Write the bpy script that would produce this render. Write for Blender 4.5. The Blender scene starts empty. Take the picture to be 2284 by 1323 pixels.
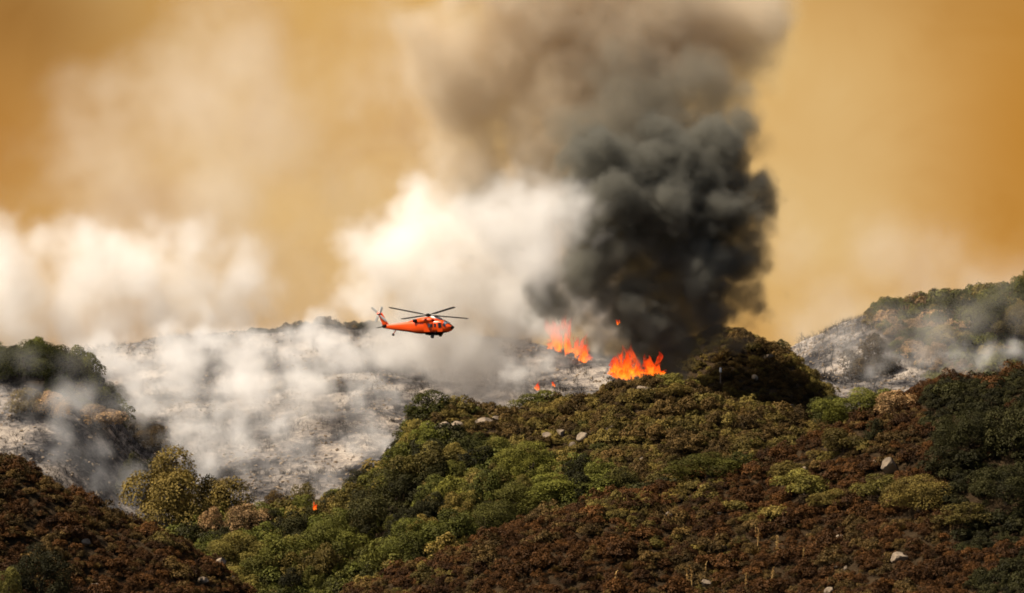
import bpy, bmesh, math, zlib
import numpy as np
from mathutils import Vector, Matrix, Euler

# ------------------------------------------------------------------ camera, sky, sun, exposure
sc = bpy.context.scene
F, CX, HR = 12000.0, 1142.0, 1500.0          # focal length in photo pixels, centre column, horizon row
cam = bpy.data.cameras.new('camera')
cam_o = bpy.data.objects.new('camera', cam)
sc.collection.objects.link(cam_o)
cam.sensor_width = 36.0
cam.lens = F / 2284 * 36
cam.shift_y = (HR - 661.5) / 2284
cam.clip_start = 1.0
cam.clip_end = 30000
cam_o.rotation_euler = (math.pi / 2, 0, 0)
sc.camera = cam_o

SUN_AZ, SUN_EL = math.radians(-102), math.radians(54)      # azimuth from +Y (view direction), clockwise
sun_dir = Vector((math.sin(SUN_AZ) * math.cos(SUN_EL), math.cos(SUN_AZ) * math.cos(SUN_EL), math.sin(SUN_EL)))
sun = bpy.data.lights.new('sun', 'SUN')
sun.energy = 5.0
sun.angle = math.radians(0.5)
sun.color = (1.0, 0.87, 0.70)
sun_o = bpy.data.objects.new('sun', sun)
sc.collection.objects.link(sun_o)
sun_o.rotation_euler = sun_dir.to_track_quat('Z', 'Y').to_euler()

world = bpy.data.worlds.new('World')
sc.world = world
world.use_nodes = True


def build_world():
    nt = world.node_tree
    N, L = nt.nodes, nt.links
    N.clear()
    out = N.new('ShaderNodeOutputWorld')
    sky = N.new('ShaderNodeTexSky')
    sky.sky_type = 'NISHITA'
    sky.sun_disc = False
    sky.sun_elevation = SUN_EL
    sky.sun_rotation = SUN_AZ
    sky.dust_density = 3
    bg_sky = N.new('ShaderNodeBackground')
    bg_sky.inputs[1].default_value = 0.05
    L.new(sky.outputs[0], bg_sky.inputs[0])
    tc = N.new('ShaderNodeTexCoord')
    sep = N.new('ShaderNodeSeparateXYZ')
    L.new(tc.outputs['Generated'], sep.inputs[0])
    # the wildfire's smoke fills the half of the sky the fire burns in
    cover = N.new('ShaderNodeMapRange')
    cover.interpolation_type = 'SMOOTHSTEP'
    cover.inputs['From Min'].default_value = 0.35
    cover.inputs['From Max'].default_value = 0.92
    L.new(sep.outputs['Y'], cover.inputs['Value'])

    def noise(scale, detail, dist=0.0):
        n = N.new('ShaderNodeTexNoise')
        n.inputs['Scale'].default_value = scale
        n.inputs['Detail'].default_value = detail
        n.inputs['Roughness'].default_value = 0.5
        n.inputs['Distortion'].default_value = dist
        L.new(tc.outputs['Generated'], n.inputs['Vector'])
        return n

    def ramp(src, stops):
        r = N.new('ShaderNodeValToRGB')
        r.color_ramp.interpolation = 'EASE'
        while len(r.color_ramp.elements) < len(stops):
            r.color_ramp.elements.new(0.5)
        for e, (p, c) in zip(r.color_ramp.elements, stops):
            e.position = p
            e.color = (*c, 1)
        L.new(src, r.inputs[0])
        return r

    def math_node(op, a, b):
        m = N.new('ShaderNodeMath')
        m.operation = op
        for i, v in enumerate((a, b)):
            if isinstance(v, (int, float)):
                m.inputs[i].default_value = v
            else:
                L.new(v, m.inputs[i])
        return m.outputs[0]

    def lobe(px, py, wx, wy):
        # smoke bank centred on one direction of the sky, soft edged
        dx = (px - CX) / F
        dz = (HR - py) / F
        a = math_node('DIVIDE', math_node('SUBTRACT', sep.outputs['X'], dx), wx / F)
        b = math_node('DIVIDE', math_node('SUBTRACT', sep.outputs['Z'], dz), wy / F)
        s = math_node('ADD', math_node('MULTIPLY', a, a), math_node('MULTIPLY', b, b))
        return math_node('POWER', 2.718, math_node('MULTIPLY', s, -1.0))

    n1 = noise(9.0, 3, 0.4)
    n2 = noise(34.0, 4, 0.6)
    mixn = math_node('ADD', math_node('MULTIPLY', n1.outputs[0], 0.45), math_node('MULTIPLY', n2.outputs[0], 0.55))
    base = ramp(mixn, [(0.34, (0.54, 0.27, 0.062)), (0.50, (0.69, 0.40, 0.125)), (0.64, (0.80, 0.53, 0.215))])

    def mixc(fac, a, b):
        m = N.new('ShaderNodeMix')
        m.data_type = 'RGBA'
        m.clamp_factor = True
        L.new(fac, m.inputs['Factor'])
        for s, v in (('A', a), ('B', b)):
            i = [k for k in m.inputs if k.name == s and k.type == 'RGBA'][0]
            if isinstance(v, tuple):
                i.default_value = (*v, 1)
            else:
                L.new(v, i)
        return [k for k in m.outputs if k.type == 'RGBA'][0]

    col = base.outputs[0]
    wob = math_node('ADD', 0.55, math_node('MULTIPLY', n2.outputs[0], 0.9))
    for (px, py, wx, wy, c, s) in SKY_BANKS:
        fac = math_node('MULTIPLY', math_node('MULTIPLY', lobe(px, py, wx, wy), s), wob)
        col = mixc(fac, col, c)
    bg_smoke = N.new('ShaderNodeBackground')
    bg_smoke.inputs[1].default_value = 0.58
    L.new(col, bg_smoke.inputs[0])
    mx = N.new('ShaderNodeMixShader')
    L.new(cover.outputs[0], mx.inputs[0])
    L.new(bg_sky.outputs[0], mx.inputs[1])
    L.new(bg_smoke.outputs[0], mx.inputs[2])
    L.new(mx.outputs[0], out.inputs[0])


# smoke layers hanging in the sky: direction (as photo pixels), width, colour, strength
SKY_BANKS = [
    (-50, 60, 420, 260, (0.32, 0.15, 0.035), 0.95),
    (-150, 330, 330, 220, (0.46, 0.20, 0.04), 0.9),
    (2380, 320, 380, 420, (0.50, 0.21, 0.025), 0.95),
    (2150, -80, 500, 160, (0.42, 0.18, 0.025), 0.75),
    (1850, 420, 220, 420, (0.74, 0.49, 0.21), 0.7),
    (760, 520, 320, 260, (0.80, 0.53, 0.23), 0.6),
]
build_world()

vs = sc.view_settings
vs.view_transform = 'Standard'
vs.look = 'None'
vs.gamma = 1.0
vs.exposure = 0.76
vs.use_curve_mapping = False
cy = sc.cycles
cy.use_denoising = True
cy.use_adaptive_sampling = True
cy.adaptive_threshold = 0.02
cy.volume_step_rate = 3.0
cy.volume_max_steps = 400
cy.max_bounces = 16
cy.volume_bounces = 12
cy.diffuse_bounces = 3
cy.transparent_max_bounces = 12
cy.filter_width = 1.8

# ------------------------------------------------------------------ helpers
RNG = np.random.default_rng(7)
COL = sc.collection


def W(px, py, Y):
    return Vector(((px - CX) / F * Y, Y, (HR - py) / F * Y))


def tag(o, label=None, cat=None, group=None, kind=None):
    if label:
        o['label'] = label
    if cat:
        o['category'] = cat
    if group:
        o['group'] = group
    if kind:
        o['kind'] = kind
    return o


def link(o, parent=None):
    COL.objects.link(o)
    if parent is not None:
        o.parent = parent
    return o


def mesh_np(name, verts, faces, mat=None, attr=None, smooth=False):
    """faces: int array (n,3) or (n,4)"""
    me = bpy.data.meshes.new(name)
    v = np.asarray(verts, np.float32)
    f = np.asarray(faces, np.int32)
    k = f.shape[1]
    me.vertices.add(len(v))
    me.vertices.foreach_set('co', v.ravel())
    me.loops.add(f.size)
    me.loops.foreach_set('vertex_index', f.ravel())
    me.polygons.add(len(f))
    me.polygons.foreach_set('loop_start', np.arange(0, f.size, k, dtype=np.int32))
    me.polygons.foreach_set('loop_total', np.full(len(f), k, np.int32))
    if smooth:
        me.polygons.foreach_set('use_smooth', np.ones(len(f), bool))
    if attr is not None:
        for an, av in attr.items():
            a = me.attributes.new(an, 'FLOAT', 'POINT')
            a.data.foreach_set('value', np.asarray(av, np.float32))
    me.update(calc_edges=True)
    if mat:
        me.materials.append(mat)
    return me


def obj(name, me, parent=None, loc=None, rot=None, scale=None):
    o = bpy.data.objects.new(name, me)
    if loc is not None:
        o.location = loc
    if rot is not None:
        o.rotation_euler = rot
    if scale is not None:
        o.scale = scale
    return link(o, parent)


class NT:
    """small helper for material node trees"""

    def __init__(self, name):
        self.m = bpy.data.materials.new(name)
        self.m.use_nodes = True
        self.N, self.L = self.m.node_tree.nodes, self.m.node_tree.links
        self.b = self.N['Principled BSDF']
        self.out = self.N['Material Output']

    def set(self, node, key, v):
        if isinstance(v, (int, float)):
            node.inputs[key].default_value = v
        elif isinstance(v, tuple):
            node.inputs[key].default_value = (*v, 1) if len(v) == 3 and node.inputs[key].type == 'RGBA' else v
        else:
            self.L.new(v, node.inputs[key])

    def math(self, op, a, b=0.0, clamp=False):
        n = self.N.new('ShaderNodeMath')
        n.operation = op
        n.use_clamp = clamp
        self.set(n, 0, a)
        self.set(n, 1, b)
        return n.outputs[0]

    def mix(self, fac, a, b, mode='MIX'):
        n = self.N.new('ShaderNodeMix')
        n.data_type = 'RGBA'
        n.blend_type = mode
        n.clamp_factor = True
        self.set(n, 0, fac)
        self.set(n, 6, a)
        self.set(n, 7, b)
        return n.outputs[2]

    def noise(self, scale, detail=3.0, rough=0.55, vec=None, dist=0.0):
        n = self.N.new('ShaderNodeTexNoise')
        n.inputs['Scale'].default_value = scale
        n.inputs['Detail'].default_value = detail
        n.inputs['Roughness'].default_value = rough
        n.inputs['Distortion'].default_value = dist
        if vec is None:
            if not hasattr(self, '_tc'):
                self._tc = self.N.new('ShaderNodeTexCoord')
            vec = self._tc.outputs['Object']
        self.L.new(vec, n.inputs['Vector'])
        return n.outputs[0]

    def attr(self, name):
        n = self.N.new('ShaderNodeAttribute')
        n.attribute_name = name
        return n.outputs['Fac']

    def ramp(self, src, stops):
        n = self.N.new('ShaderNodeValToRGB')
        while len(n.color_ramp.elements) < len(stops):
            n.color_ramp.elements.new(0.5)
        for e, (p, c) in zip(n.color_ramp.elements, stops):
            e.position = p
            e.color = (*c, 1)
        self.L.new(src, n.inputs[0])
        return n.outputs[0]

    def rng(self, src, a, b, lo=0.0, hi=1.0):
        n = self.N.new('ShaderNodeMapRange')
        self.set(n, 'Value', src)
        n.inputs['From Min'].default_value = a
        n.inputs['From Max'].default_value = b
        n.inputs['To Min'].default_value = lo
        n.inputs['To Max'].default_value = hi
        return n.outputs[0]

    def color(self, c):
        self.set(self.b, 'Base Color', c)

    def bump(self, h, strength=0.5, dist=0.1):
        n = self.N.new('ShaderNodeBump')
        n.inputs['Strength'].default_value = strength
        n.inputs['Distance'].default_value = dist
        self.L.new(h, n.inputs['Height'])
        self.L.new(n.outputs[0], self.b.inputs['Normal'])


def plain(name, c, rough=0.6, metal=0.0, coat=0.0, var=0.12, scale=3.0, spec=0.5):
    t = NT(name)
    n = t.noise(scale, 4)
    lo = tuple(x * (1 - var) for x in c)
    hi = tuple(min(1, x * (1 + var)) for x in c)
    t.color(t.mix(n, lo, hi))
    t.b.inputs['Roughness'].default_value = rough
    t.b.inputs['Metallic'].default_value = metal
    t.b.inputs['Coat Weight'].default_value = coat
    t.b.inputs['Specular IOR Level'].default_value = spec
    return t.m


def foliage_mat(name, c, dry=None, dry_amt=0.3):
    """leaf colour with per-leaf and per-plant variation"""
    t = NT(name)
    oi = t.N.new('ShaderNodeObjectInfo')
    v = t.attr('v')
    r = oi.outputs['Random']
    dark = tuple(x * 0.35 for x in c)
    light = tuple(min(1, x * 1.8) for x in c)
    base = t.mix(v, dark, light)
    d = dry or (c[0] * 1.5, c[1] * 0.95, c[2] * 0.7)
    base = t.mix(t.math('MULTIPLY', r, dry_amt * 2), base, t.mix(v, tuple(x * .5 for x in d), tuple(min(1, x * 1.6) for x in d)))
    hsv = t.N.new('ShaderNodeHueSaturation')
    t.L.new(base, hsv.inputs['Color'])
    t.L.new(t.rng(t.math('FRACT', t.math('MULTIPLY', r, 7.31)), 0, 1, 0.55, 1.5), hsv.inputs['Value'])
    t.color(hsv.outputs[0])
    t.b.inputs['Roughness'].default_value = 0.75
    t.b.inputs['Specular IOR Level'].default_value = 0.15
    tr = t.N.new('ShaderNodeBsdfTranslucent')
    t.L.new(hsv.outputs[0], tr.inputs['Color'])
    mx = t.N.new('ShaderNodeMixShader')
    mx.inputs[0].default_value = 0.12
    t.L.new(t.b.outputs[0], mx.inputs[1])
    t.L.new(tr.outputs[0], mx.inputs[2])
    t.L.new(mx.outputs[0], t.out.inputs['Surface'])
    return t.m


# ------------------------------------------------------------------ terrain
_perm = np.random.default_rng(3).random((512, 512)).astype(np.float32)


def vnoise(x, y, cell, off=0):
    x = np.asarray(x, float) / cell + off * 17.3 + 1000
    y = np.asarray(y, float) / cell + off * 9.7 + 1000
    i, j = np.floor(x).astype(int), np.floor(y).astype(int)
    u, v = x - i, y - j
    u = u * u * (3 - 2 * u)
    v = v * v * (3 - 2 * v)
    g = lambda a, b: _perm[a % 512, b % 512]
    return (g(i, j) * (1 - u) + g(i + 1, j) * u) * (1 - v) + (g(i, j + 1) * (1 - u) + g(i + 1, j + 1) * u) * v


def fbm2(x, y, cell, octs=4, off=0):
    s, a, t = 0, 1.0, 0
    for k in range(octs):
        s = s + a * vnoise(x, y, cell, off + k * 3)
        t += a
        a *= 0.5
        cell /= 2.1
    return s / t - 0.5


# crest lines (photo column, photo row of the bare ground), distance, front slope, back slope, crest rounding
HILLS = {
    'near_brown': (720, 0.46, 0.5, 6, [(-500, 860), (-200, 960), (0, 1032), (100, 1078), (250, 1150), (330, 1178), (430, 1215), (520, 1275), (570, 1345), (660, 1450), (760, 1700)]),
    'near_boulder': (785, 0.46, 0.5, 8, [(600, 1700), (690, 1420), (760, 1345), (860, 1305), (1000, 1245), (1180, 1165), (1400, 1105), (1500, 1082), (1700, 1035), (1830, 965), (1960, 902), (2100, 836), (2180, 838), (2284, 812), (2600, 750), (2900, 730)]),
    'mid': (950, 0.42, 0.09, 10, [(-100, 1500), (150, 1300), (300, 1225), (450, 1180), (520, 1165), (690, 1160), (780, 1120), (860, 1075), (890, 1005), (925, 935), (1000, 905), (1150, 912), (1300, 882), (1400, 862), (1480, 862), (1600, 905), (1750, 935), (1850, 965), (2284, 1000), (2700, 1050)]),
    'dark_knoll': (1068, 0.45, 0.5, 5, [(1000, 1500), (1150, 1200), (1270, 1000), (1380, 885), (1480, 805), (1560, 752), (1620, 738), (1700, 765), (1750, 790), (1800, 830), (1850, 885), (1920, 960), (2000, 1100), (2100, 1500)]),
    'burnt': (1150, 0.33, 0.4, 10, [(-600, 830), (-300, 800), (100, 790), (220, 785), (400, 762), (600, 742), (730, 722), (850, 726), (1000, 752), (1200, 780), (1400, 800), (1600, 815), (1900, 850), (2300, 900)]),
    'bushy': (1040, 0.45, 0.45, 8, [(-600, 740), (-300, 770), (0, 790), (100, 792), (190, 820), (250, 890), (300, 965), (400, 1045), (470, 1110), (540, 1180), (600, 1300), (680, 1600)]),
    'hazy': (1230, 0.36, 0.4, 8, [(1350, 1500), (1500, 1050), (1650, 865), (1760, 785), (1850, 742), (1970, 706), (2100, 690), (2284, 650), (2600, 590), (3000, 560)]),
}
HNAMES = list(HILLS)
_hx = {}
for hn, (Yc, sf, sb, rd, pts) in HILLS.items():
    xs = [(p - CX) / F * Yc for p, _ in pts]
    zs = [(HR - r) / F * Yc for _, r in pts]
    # smooth the polyline a little
    gx = np.arange(xs[0], xs[-1], 1.0)
    gz = np.interp(gx, xs, zs)
    ker = np.hanning(9)
    ker /= ker.sum()
    gz = np.convolve(np.pad(gz, 4, mode='edge'), ker, 'valid')
    _hx[hn] = (gx, gz, (zs[1] - zs[0]) / (xs[1] - xs[0]), (zs[-1] - zs[-2]) / (xs[-1] - xs[-2]))
BASE_Z = -1.8


def ground(x, y, ids=False):
    x = np.asarray(x, float)
    y = np.asarray(y, float)
    best = np.full(np.broadcast(x, y).shape, BASE_Z, float)
    who = np.full(best.shape, -1, int)
    wob = fbm2(x, y, 45, 2, 40) * 24
    for k, hn in enumerate(HNAMES):
        Yc, sf, sb, rd, pts = HILLS[hn]
        gx, gz, _, _ = _hx[hn]
        zc = np.interp(x, gx, gz)
        d = y - (Yc + wob * (0.5 if hn == 'mid' else 1.0))
        r = np.sqrt(d * d + rd * rd) - rd
        z = zc - np.where(d < 0, sf, sb) * r
        m = z > best
        best = np.where(m, z, best)
        who = np.where(m, k, who)
    fine = fbm2(x, y, 26, 3) * 6.0 + fbm2(x, y, 8, 3, 11) * 2.2
    up = np.clip((best - BASE_Z) / 8, 0, 1)
    z = best + fine * up
    return (z, who) if ids else z


YS = np.arange(600, 1420, 0.5)


def hit(px, py, ymin=600, ymax=1420):
    """point of the ground seen at a photo pixel"""
    ys = YS[(YS >= ymin) & (YS <= ymax)]
    x = (px - CX) / F * ys
    z = (HR - py) / F * ys
    g = ground(x, ys)
    k = np.nonzero(g >= z)[0]
    if len(k) == 0:
        j = int(np.argmin(z - g))
    else:
        j = int(k[0])
    return Vector((x[j], ys[j], g[j]))


def project(x, y, z):
    return x / y * F + CX, HR - z / y * F


# horizon table for visibility: column x distance -> running max elevation
_pc = np.arange(-400, 2700, 6.0)
_yc = np.arange(600, 1420, 2.0)
_E = ground((_pc[:, None] - CX) / F * _yc[None], np.broadcast_to(_yc[None], (len(_pc), len(_yc)))) / _yc[None]
_M = np.maximum.accumulate(_E, axis=1)


def visible(x, y, z, margin_px):
    px, _ = project(x, y, z)
    i = np.clip(((px + 400) / 6).astype(int), 0, len(_pc) - 1)
    j = np.clip(((y - 600) / 2 - 2).astype(int), 0, len(_yc) - 1)
    return z / y >= _M[i, j] - margin_px / F


def zone(x, y, z, who):
    """burnt (0..1) and bare soil (0..1) of a ground point"""
    px, py = project(x, y, z)
    n = fbm2(x, y, 14, 3, 60)
    burn = np.zeros(x.shape)
    nm = lambda h: who == HNAMES.index(h)
    burn = np.where(nm('burnt'), 1.0, burn)
    lower = (py - (835 + (px - 0) * 0.33) + n * 90) / 30
    burn = np.where(nm('bushy'), np.clip(lower, 0, 1), burn)
    hz = (1990 - px + (py - 740) * 1.1 + n * 240) / 60
    burn = np.where(nm('hazy'), np.clip(hz, 0, 1), burn)
    back = (y - 962 + n * 14) / 6
    burn = np.where(nm('mid'), np.clip(back, 0, 1) * (px < 1560), burn)
    return burn


def build_ground():
    def axis(lo, a, b, hi, step):
        left = a - np.geomspace(step, a - lo, 22)[::-1] if lo < a else np.array([])
        right = b + np.geomspace(step, hi - b, 22)
        return np.concatenate([left, np.arange(a, b + 0.01, step), right])
    xs = axis(-9000, -190, 190, 9000, 1.5)
    ys = axis(-800, 640, 1330, 14000, 1.5)
    X, Y = np.meshgrid(xs, ys, indexing='ij')
    Z, who = ground(X, Y, True)
    far = np.clip((np.abs(X) - 190) / 300, 0, 1)
    burn = zone(X, np.maximum(Y, 1), Z, who)
    n, m = X.shape
    idx = np.arange(n * m).reshape(n, m)
    f = np.stack([idx[:-1, :-1], idx[1:, :-1], idx[1:, 1:], idx[:-1, 1:]], -1).reshape(-1, 4)
    t = NT('ground_soil_and_ash')
    b = t.attr('burn')
    geo = t.N.new('ShaderNodeNewGeometry')
    pos = geo.outputs['Position']
    mp = t.N.new('ShaderNodeMapping')
    mp.inputs['Scale'].default_value = (1, 1, 2.2)
    t.L.new(pos, mp.inputs['Vector'])
    big = t.noise(0.085, 4, 0.6, pos)
    mid = t.noise(0.45, 5, 0.65, mp.outputs[0], 0.8)
    fine = t.noise(1.9, 4, 0.7, mp.outputs[0])
    soil = t.ramp(mid, [(0.3, (0.022, 0.013, 0.006)), (0.55, (0.038, 0.024, 0.011)), (0.8, (0.07, 0.045, 0.022))])
    s = t.math('ADD', t.math('MULTIPLY', big, 0.62), t.math('ADD', t.math('MULTIPLY', mid, 0.34), t.math('MULTIPLY', fine, 0.22)))
    ash = t.ramp(s, [(0.49, (0.022, 0.021, 0.024)), (0.56, (0.075, 0.070, 0.068)), (0.62, (0.17, 0.15, 0.135)), (0.70, (0.35, 0.30, 0.25)), (0.84, (0.48, 0.43, 0.37))])
    t.color(t.mix(b, soil, ash))
    t.b.inputs['Roughness'].default_value = 0.95
    t.b.inputs['Specular IOR Level'].default_value = 0.1
    t.bump(t.math('ADD', mid, t.math('MULTIPLY', fine, 0.5)), 0.9, 0.8)
    me = mesh_np('ground', np.stack([X, Y, Z], -1).reshape(-1, 3), f, t.m, {'burn': burn.ravel()}, smooth=True)
    o = obj('ground', me)
    tag(o, kind='structure', label='hilly ground of brown soil and burnt slopes pale with ash')


build_ground()

# ------------------------------------------------------------------ plants
SPEC = {
    'rust': ((0.050, 0.021, 0.005), (0.078, 0.032, 0.006)),  # darkened: the vignette over the near hills is put into this leaf colour
    'brown': ((0.070, 0.043, 0.012), (0.088, 0.052, 0.013)),  # leaf brown, also deepened to paint in the near hills' vignette
    'olive': ((0.108, 0.084, 0.019), (0.14, 0.090, 0.019)),
    'green': ((0.060, 0.064, 0.010), (0.085, 0.072, 0.012)),
    'yellow': ((0.125, 0.108, 0.022), (0.14, 0.10, 0.022)),
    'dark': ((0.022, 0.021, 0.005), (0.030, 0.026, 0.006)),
    'dry': ((0.20, 0.125, 0.055), (0.22, 0.13, 0.055)),
    'leaf': ((0.085, 0.088, 0.013), (0.11, 0.094, 0.015)),
}
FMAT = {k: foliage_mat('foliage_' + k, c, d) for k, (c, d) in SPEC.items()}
BARK = plain('bark', (0.055, 0.04, 0.03), 0.9, scale=2.0, var=0.4, spec=0.1)
CHAR = plain('charred_wood', (0.028, 0.024, 0.022), 0.9, scale=2.0, var=0.5, spec=0.1)
DEADWOOD = plain('dead_grey_wood', (0.26, 0.20, 0.14), 0.9, scale=2.0, var=0.3, spec=0.1)


def unit(rng, n):
    v = rng.normal(size=(n, 3))
    return v / np.linalg.norm(v, axis=1)[:, None]


def leaf_cloud(rng, lobes, n, size, up=0.3, aspect=0.6, low=-0.35):
    L = np.array(lobes)
    w = L[:, 3] ** 2
    k = rng.choice(len(L), n, p=w / w.sum())
    u = unit(rng, n)
    u[:, 2] = np.where(u[:, 2] < low, -u[:, 2], u[:, 2])
    p = L[k, :3] + u * (L[k, 3] * rng.uniform(0.72, 1.08, n))[:, None]
    # leaves deep inside another lobe are never seen
    keep = np.ones(n, bool)
    for c in L:
        keep &= ~(np.linalg.norm(p - c[:3], axis=1) < c[3] * 0.6)
    p, u = p[keep], u[keep]
    n = len(p)
    nrm = u + 0.75 * unit(rng, n)
    nrm[:, 2] += up
    nrm /= np.linalg.norm(nrm, axis=1)[:, None]
    a = np.cross(nrm, unit(rng, n))
    a /= np.linalg.norm(a, axis=1)[:, None] + 1e-6
    b = np.cross(nrm, a)
    s = size * rng.uniform(0.55, 1.45, n)[:, None]
    bend = nrm * s * 0.25
    q = np.stack([p - a * s - bend, p - b * s * aspect + bend * .5, p + a * s - bend, p + b * s * aspect + bend * .5], 1)
    lobe_v = rng.uniform(-0.3, 0.3, len(L))[k[keep]]
    val = np.repeat(np.clip(rng.normal(0.5, 0.2, n) + lobe_v, 0, 1), 4)
    f = np.arange(n * 4).reshape(n, 4)
    return q.reshape(-1, 3), f, val


def normalise(cloud, top):
    """crown of unit radius, from just above the ground to a height of top"""
    v, f, a = cloud
    v = v.copy()
    v[:, :2] -= (np.percentile(v[:, :2], 2, 0) + np.percentile(v[:, :2], 98, 0)) / 2
    v[:, :2] /= np.percentile(np.abs(v[:, :2]), 98)
    z0, z1 = np.percentile(v[:, 2], 1), np.percentile(v[:, 2], 99.5)
    v[:, 2] = 0.06 * top + (v[:, 2] - z0) / (z1 - z0) * 0.94 * top
    return v, f, a


def dome_lobes(rng, n, h=0.8, rr=(0.28, 0.5), base=0.25):
    out = [(0, 0, h * 0.35, 0.55)]
    for _ in range(n):
        a = rng.uniform(0, 2 * math.pi)
        t = rng.uniform(0.0, 1.0)
        rad = math.sqrt(rng.uniform(0.05, 1)) * 0.72
        z = base + (h - base) * (1 - rad * rad) * rng.uniform(0.55, 1.05)
        out.append((math.cos(a) * rad, math.sin(a) * rad, z, rng.uniform(*rr)))
    return out


def shrub_shapes():
    shapes = []
    for k in range(5):
        rng = np.random.default_rng(100 + k)
        lob = dome_lobes(rng, 9 + k, h=rng.uniform(0.65, 1.0), rr=(0.2, 0.42), base=0.15)
        shapes.append(normalise(leaf_cloud(rng, lob, 1350, 0.064, up=0.5, aspect=0.5, low=-0.1), rng.uniform(0.85, 1.25)))
    return shapes


def twiggy_shapes():
    """thin half-bare dry shrubs: upright sprays"""
    shapes = []
    for k in range(2):
        rng = np.random.default_rng(140 + k)
        n = 260
        base = rng.uniform(-0.25, 0.25, (n, 3)) * [1, 1, 0]
        d = unit(rng, n)
        d[:, 2] = np.abs(d[:, 2]) + 0.6
        d /= np.linalg.norm(d, axis=1)[:, None]
        ln = rng.uniform(0.5, 1.15, n)[:, None]
        side = np.cross(d, unit(rng, n)) * 0.035
        mid = base + d * ln * 0.5
        tip = base + d * ln
        q = np.stack([base + side, base - side, tip - side * 1.6, tip + side * 1.6], 1)
        shapes.append((q.reshape(-1, 3), np.arange(n * 4).reshape(n, 4), np.repeat(rng.uniform(0, 1, n), 4)))
    return shapes


SHRUB = shrub_shapes()
TWIGGY = twiggy_shapes()
shrub_mesh = {}
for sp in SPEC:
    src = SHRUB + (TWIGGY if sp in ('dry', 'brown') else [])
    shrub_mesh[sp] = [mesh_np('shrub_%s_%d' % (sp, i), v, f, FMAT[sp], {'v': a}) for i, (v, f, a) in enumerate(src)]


def tube_mesh(segs, sides=5):
    """segs: list of (p0, p1, r0, r1)"""
    V, Fc = [], []
    for p0, p1, r0, r1 in segs:
        d = (p1 - p0)
        if d.length < 1e-6:
            continue
        q = d.to_track_quat('Z', 'Y').to_matrix()
        b = len(V)
        for p, r in ((p0, r0), (p1, r1)):
            for s in range(sides):
                a = 2 * math.pi * s / sides
                V.append(p + q @ Vector((math.cos(a) * r, math.sin(a) * r, 0)))
        for s in range(sides):
            t = (s + 1) % sides
            Fc.append((b + s, b + t, b + sides + t, b + sides + s))
    return np.array([tuple(v) for v in V]), np.array(Fc)


def limbs(rng, h, r, levels, spread=0.6, kids=3, start=Vector((0, 0, 0)), d=None, out=None, gnarl=0.35, upb=0.25):
    out = [] if out is None else out
    d = d or Vector((rng.normal() * .08, rng.normal() * .08, 1)).normalized()
    p = start.copy()
    n = 4
    pts = [p.copy()]
    for k in range(n):
        d = (d + Vector(rng.normal(size=3)) * gnarl * 0.35 + Vector((0, 0, upb * 0.2))).normalized()
        p2 = p + d * h / n
        out.append((p.copy(), p2.copy(), r * (1 - 0.55 * k / n), r * (1 - 0.55 * (k + 1) / n)))
        p = p2
        pts.append(p.copy())
    if levels > 0:
        for k in range(kids + (1 if levels > 1 else 0)):
            i = rng.integers(1, n + 1)
            nd = (d * 0.6 + Vector(rng.normal(size=3)) * spread + Vector((0, 0, upb))).normalized()
            limbs(rng, h * rng.uniform(0.45, 0.75), r * 0.5, levels - 1, spread, kids, pts[i], nd, out, gnarl, upb)
    return out


# tree shapes are one unit in crown radius; trunk included at the same scale
TREE_CROWNS, TREE_TRUNKS = [], []
for k in range(7):
    rng = np.random.default_rng(300 + k)
    lob = [(0, 0, 0.62, 0.5)]
    nl = 20 + 2 * k
    for q in range(nl):
        a = rng.uniform(0, 2 * math.pi)
        zz = rng.uniform(-0.45, 1.0)
        rad = math.sqrt(max(0.02, 1 - zz * zz)) * rng.uniform(0.5, 0.86)
        lob.append((math.cos(a) * rad, math.sin(a) * rad, 0.62 + zz * 0.68 * rng.uniform(0.75, 1.05), rng.uniform(0.16, 0.36)))
    TREE_CROWNS.append((normalise(leaf_cloud(rng, lob, 7500, 0.032, up=0.4, aspect=0.6, low=-0.55), 1.45), lob))
    segs = limbs(rng, 0.55, 0.07, 2, 0.7, 3)
    TREE_TRUNKS.append(tube_mesh(segs, 6))
_crowns = {}


def crown_mesh(sp, k, big):
    if (sp, k, big) not in _crowns:
        if big:
            v, f, a = normalise(leaf_cloud(np.random.default_rng(380 + k), TREE_CROWNS[k][1], 20000, 0.019, up=0.4, aspect=0.6, low=-0.55), 1.45)
        else:
            v, f, a = TREE_CROWNS[k][0]
        _crowns[(sp, k, big)] = mesh_np('crown', v, f, FMAT[sp], {'v': a})
    return _crowns[(sp, k, big)]



trunk_mesh = [mesh_np('trunk_%d' % i, v, f, BARK) for i, (v, f) in enumerate(TREE_TRUNKS)]
ntree = [0]


def tree(px, py, wpx, hpx, sp, label, name='oak_tree', group=None, ymin=600, ymax=1420, pos=None, cat='tree'):
    """a tree whose foot stands on the ground seen at (px, py), about wpx x hpx photo pixels big"""
    p = pos if pos is not None else hit(px, py, ymin, ymax)
    s = p.y / F
    k = ntree[0] % len(TREE_CROWNS)
    ntree[0] += 1
    root = bpy.data.objects.new(name, None)
    root.empty_display_size = 0.5
    link(root)
    root.location = p - Vector((0, 0, 0.15))
    root.rotation_euler = (0, 0, RNG.uniform(0, 6.28))
    root.scale = (wpx * s * 0.58, wpx * s * 0.58, hpx * s / 1.38)
    tag(root, label, cat, group)
    obj('crown', crown_mesh(sp, k, wpx > 118), root)
    obj('trunk', trunk_mesh[k], root)
    return root


OCC = []     # (x, y, r) spots that hero plants and rocks occupy


def occ_add(p, r):
    OCC.append((p.x, p.y, r))


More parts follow.
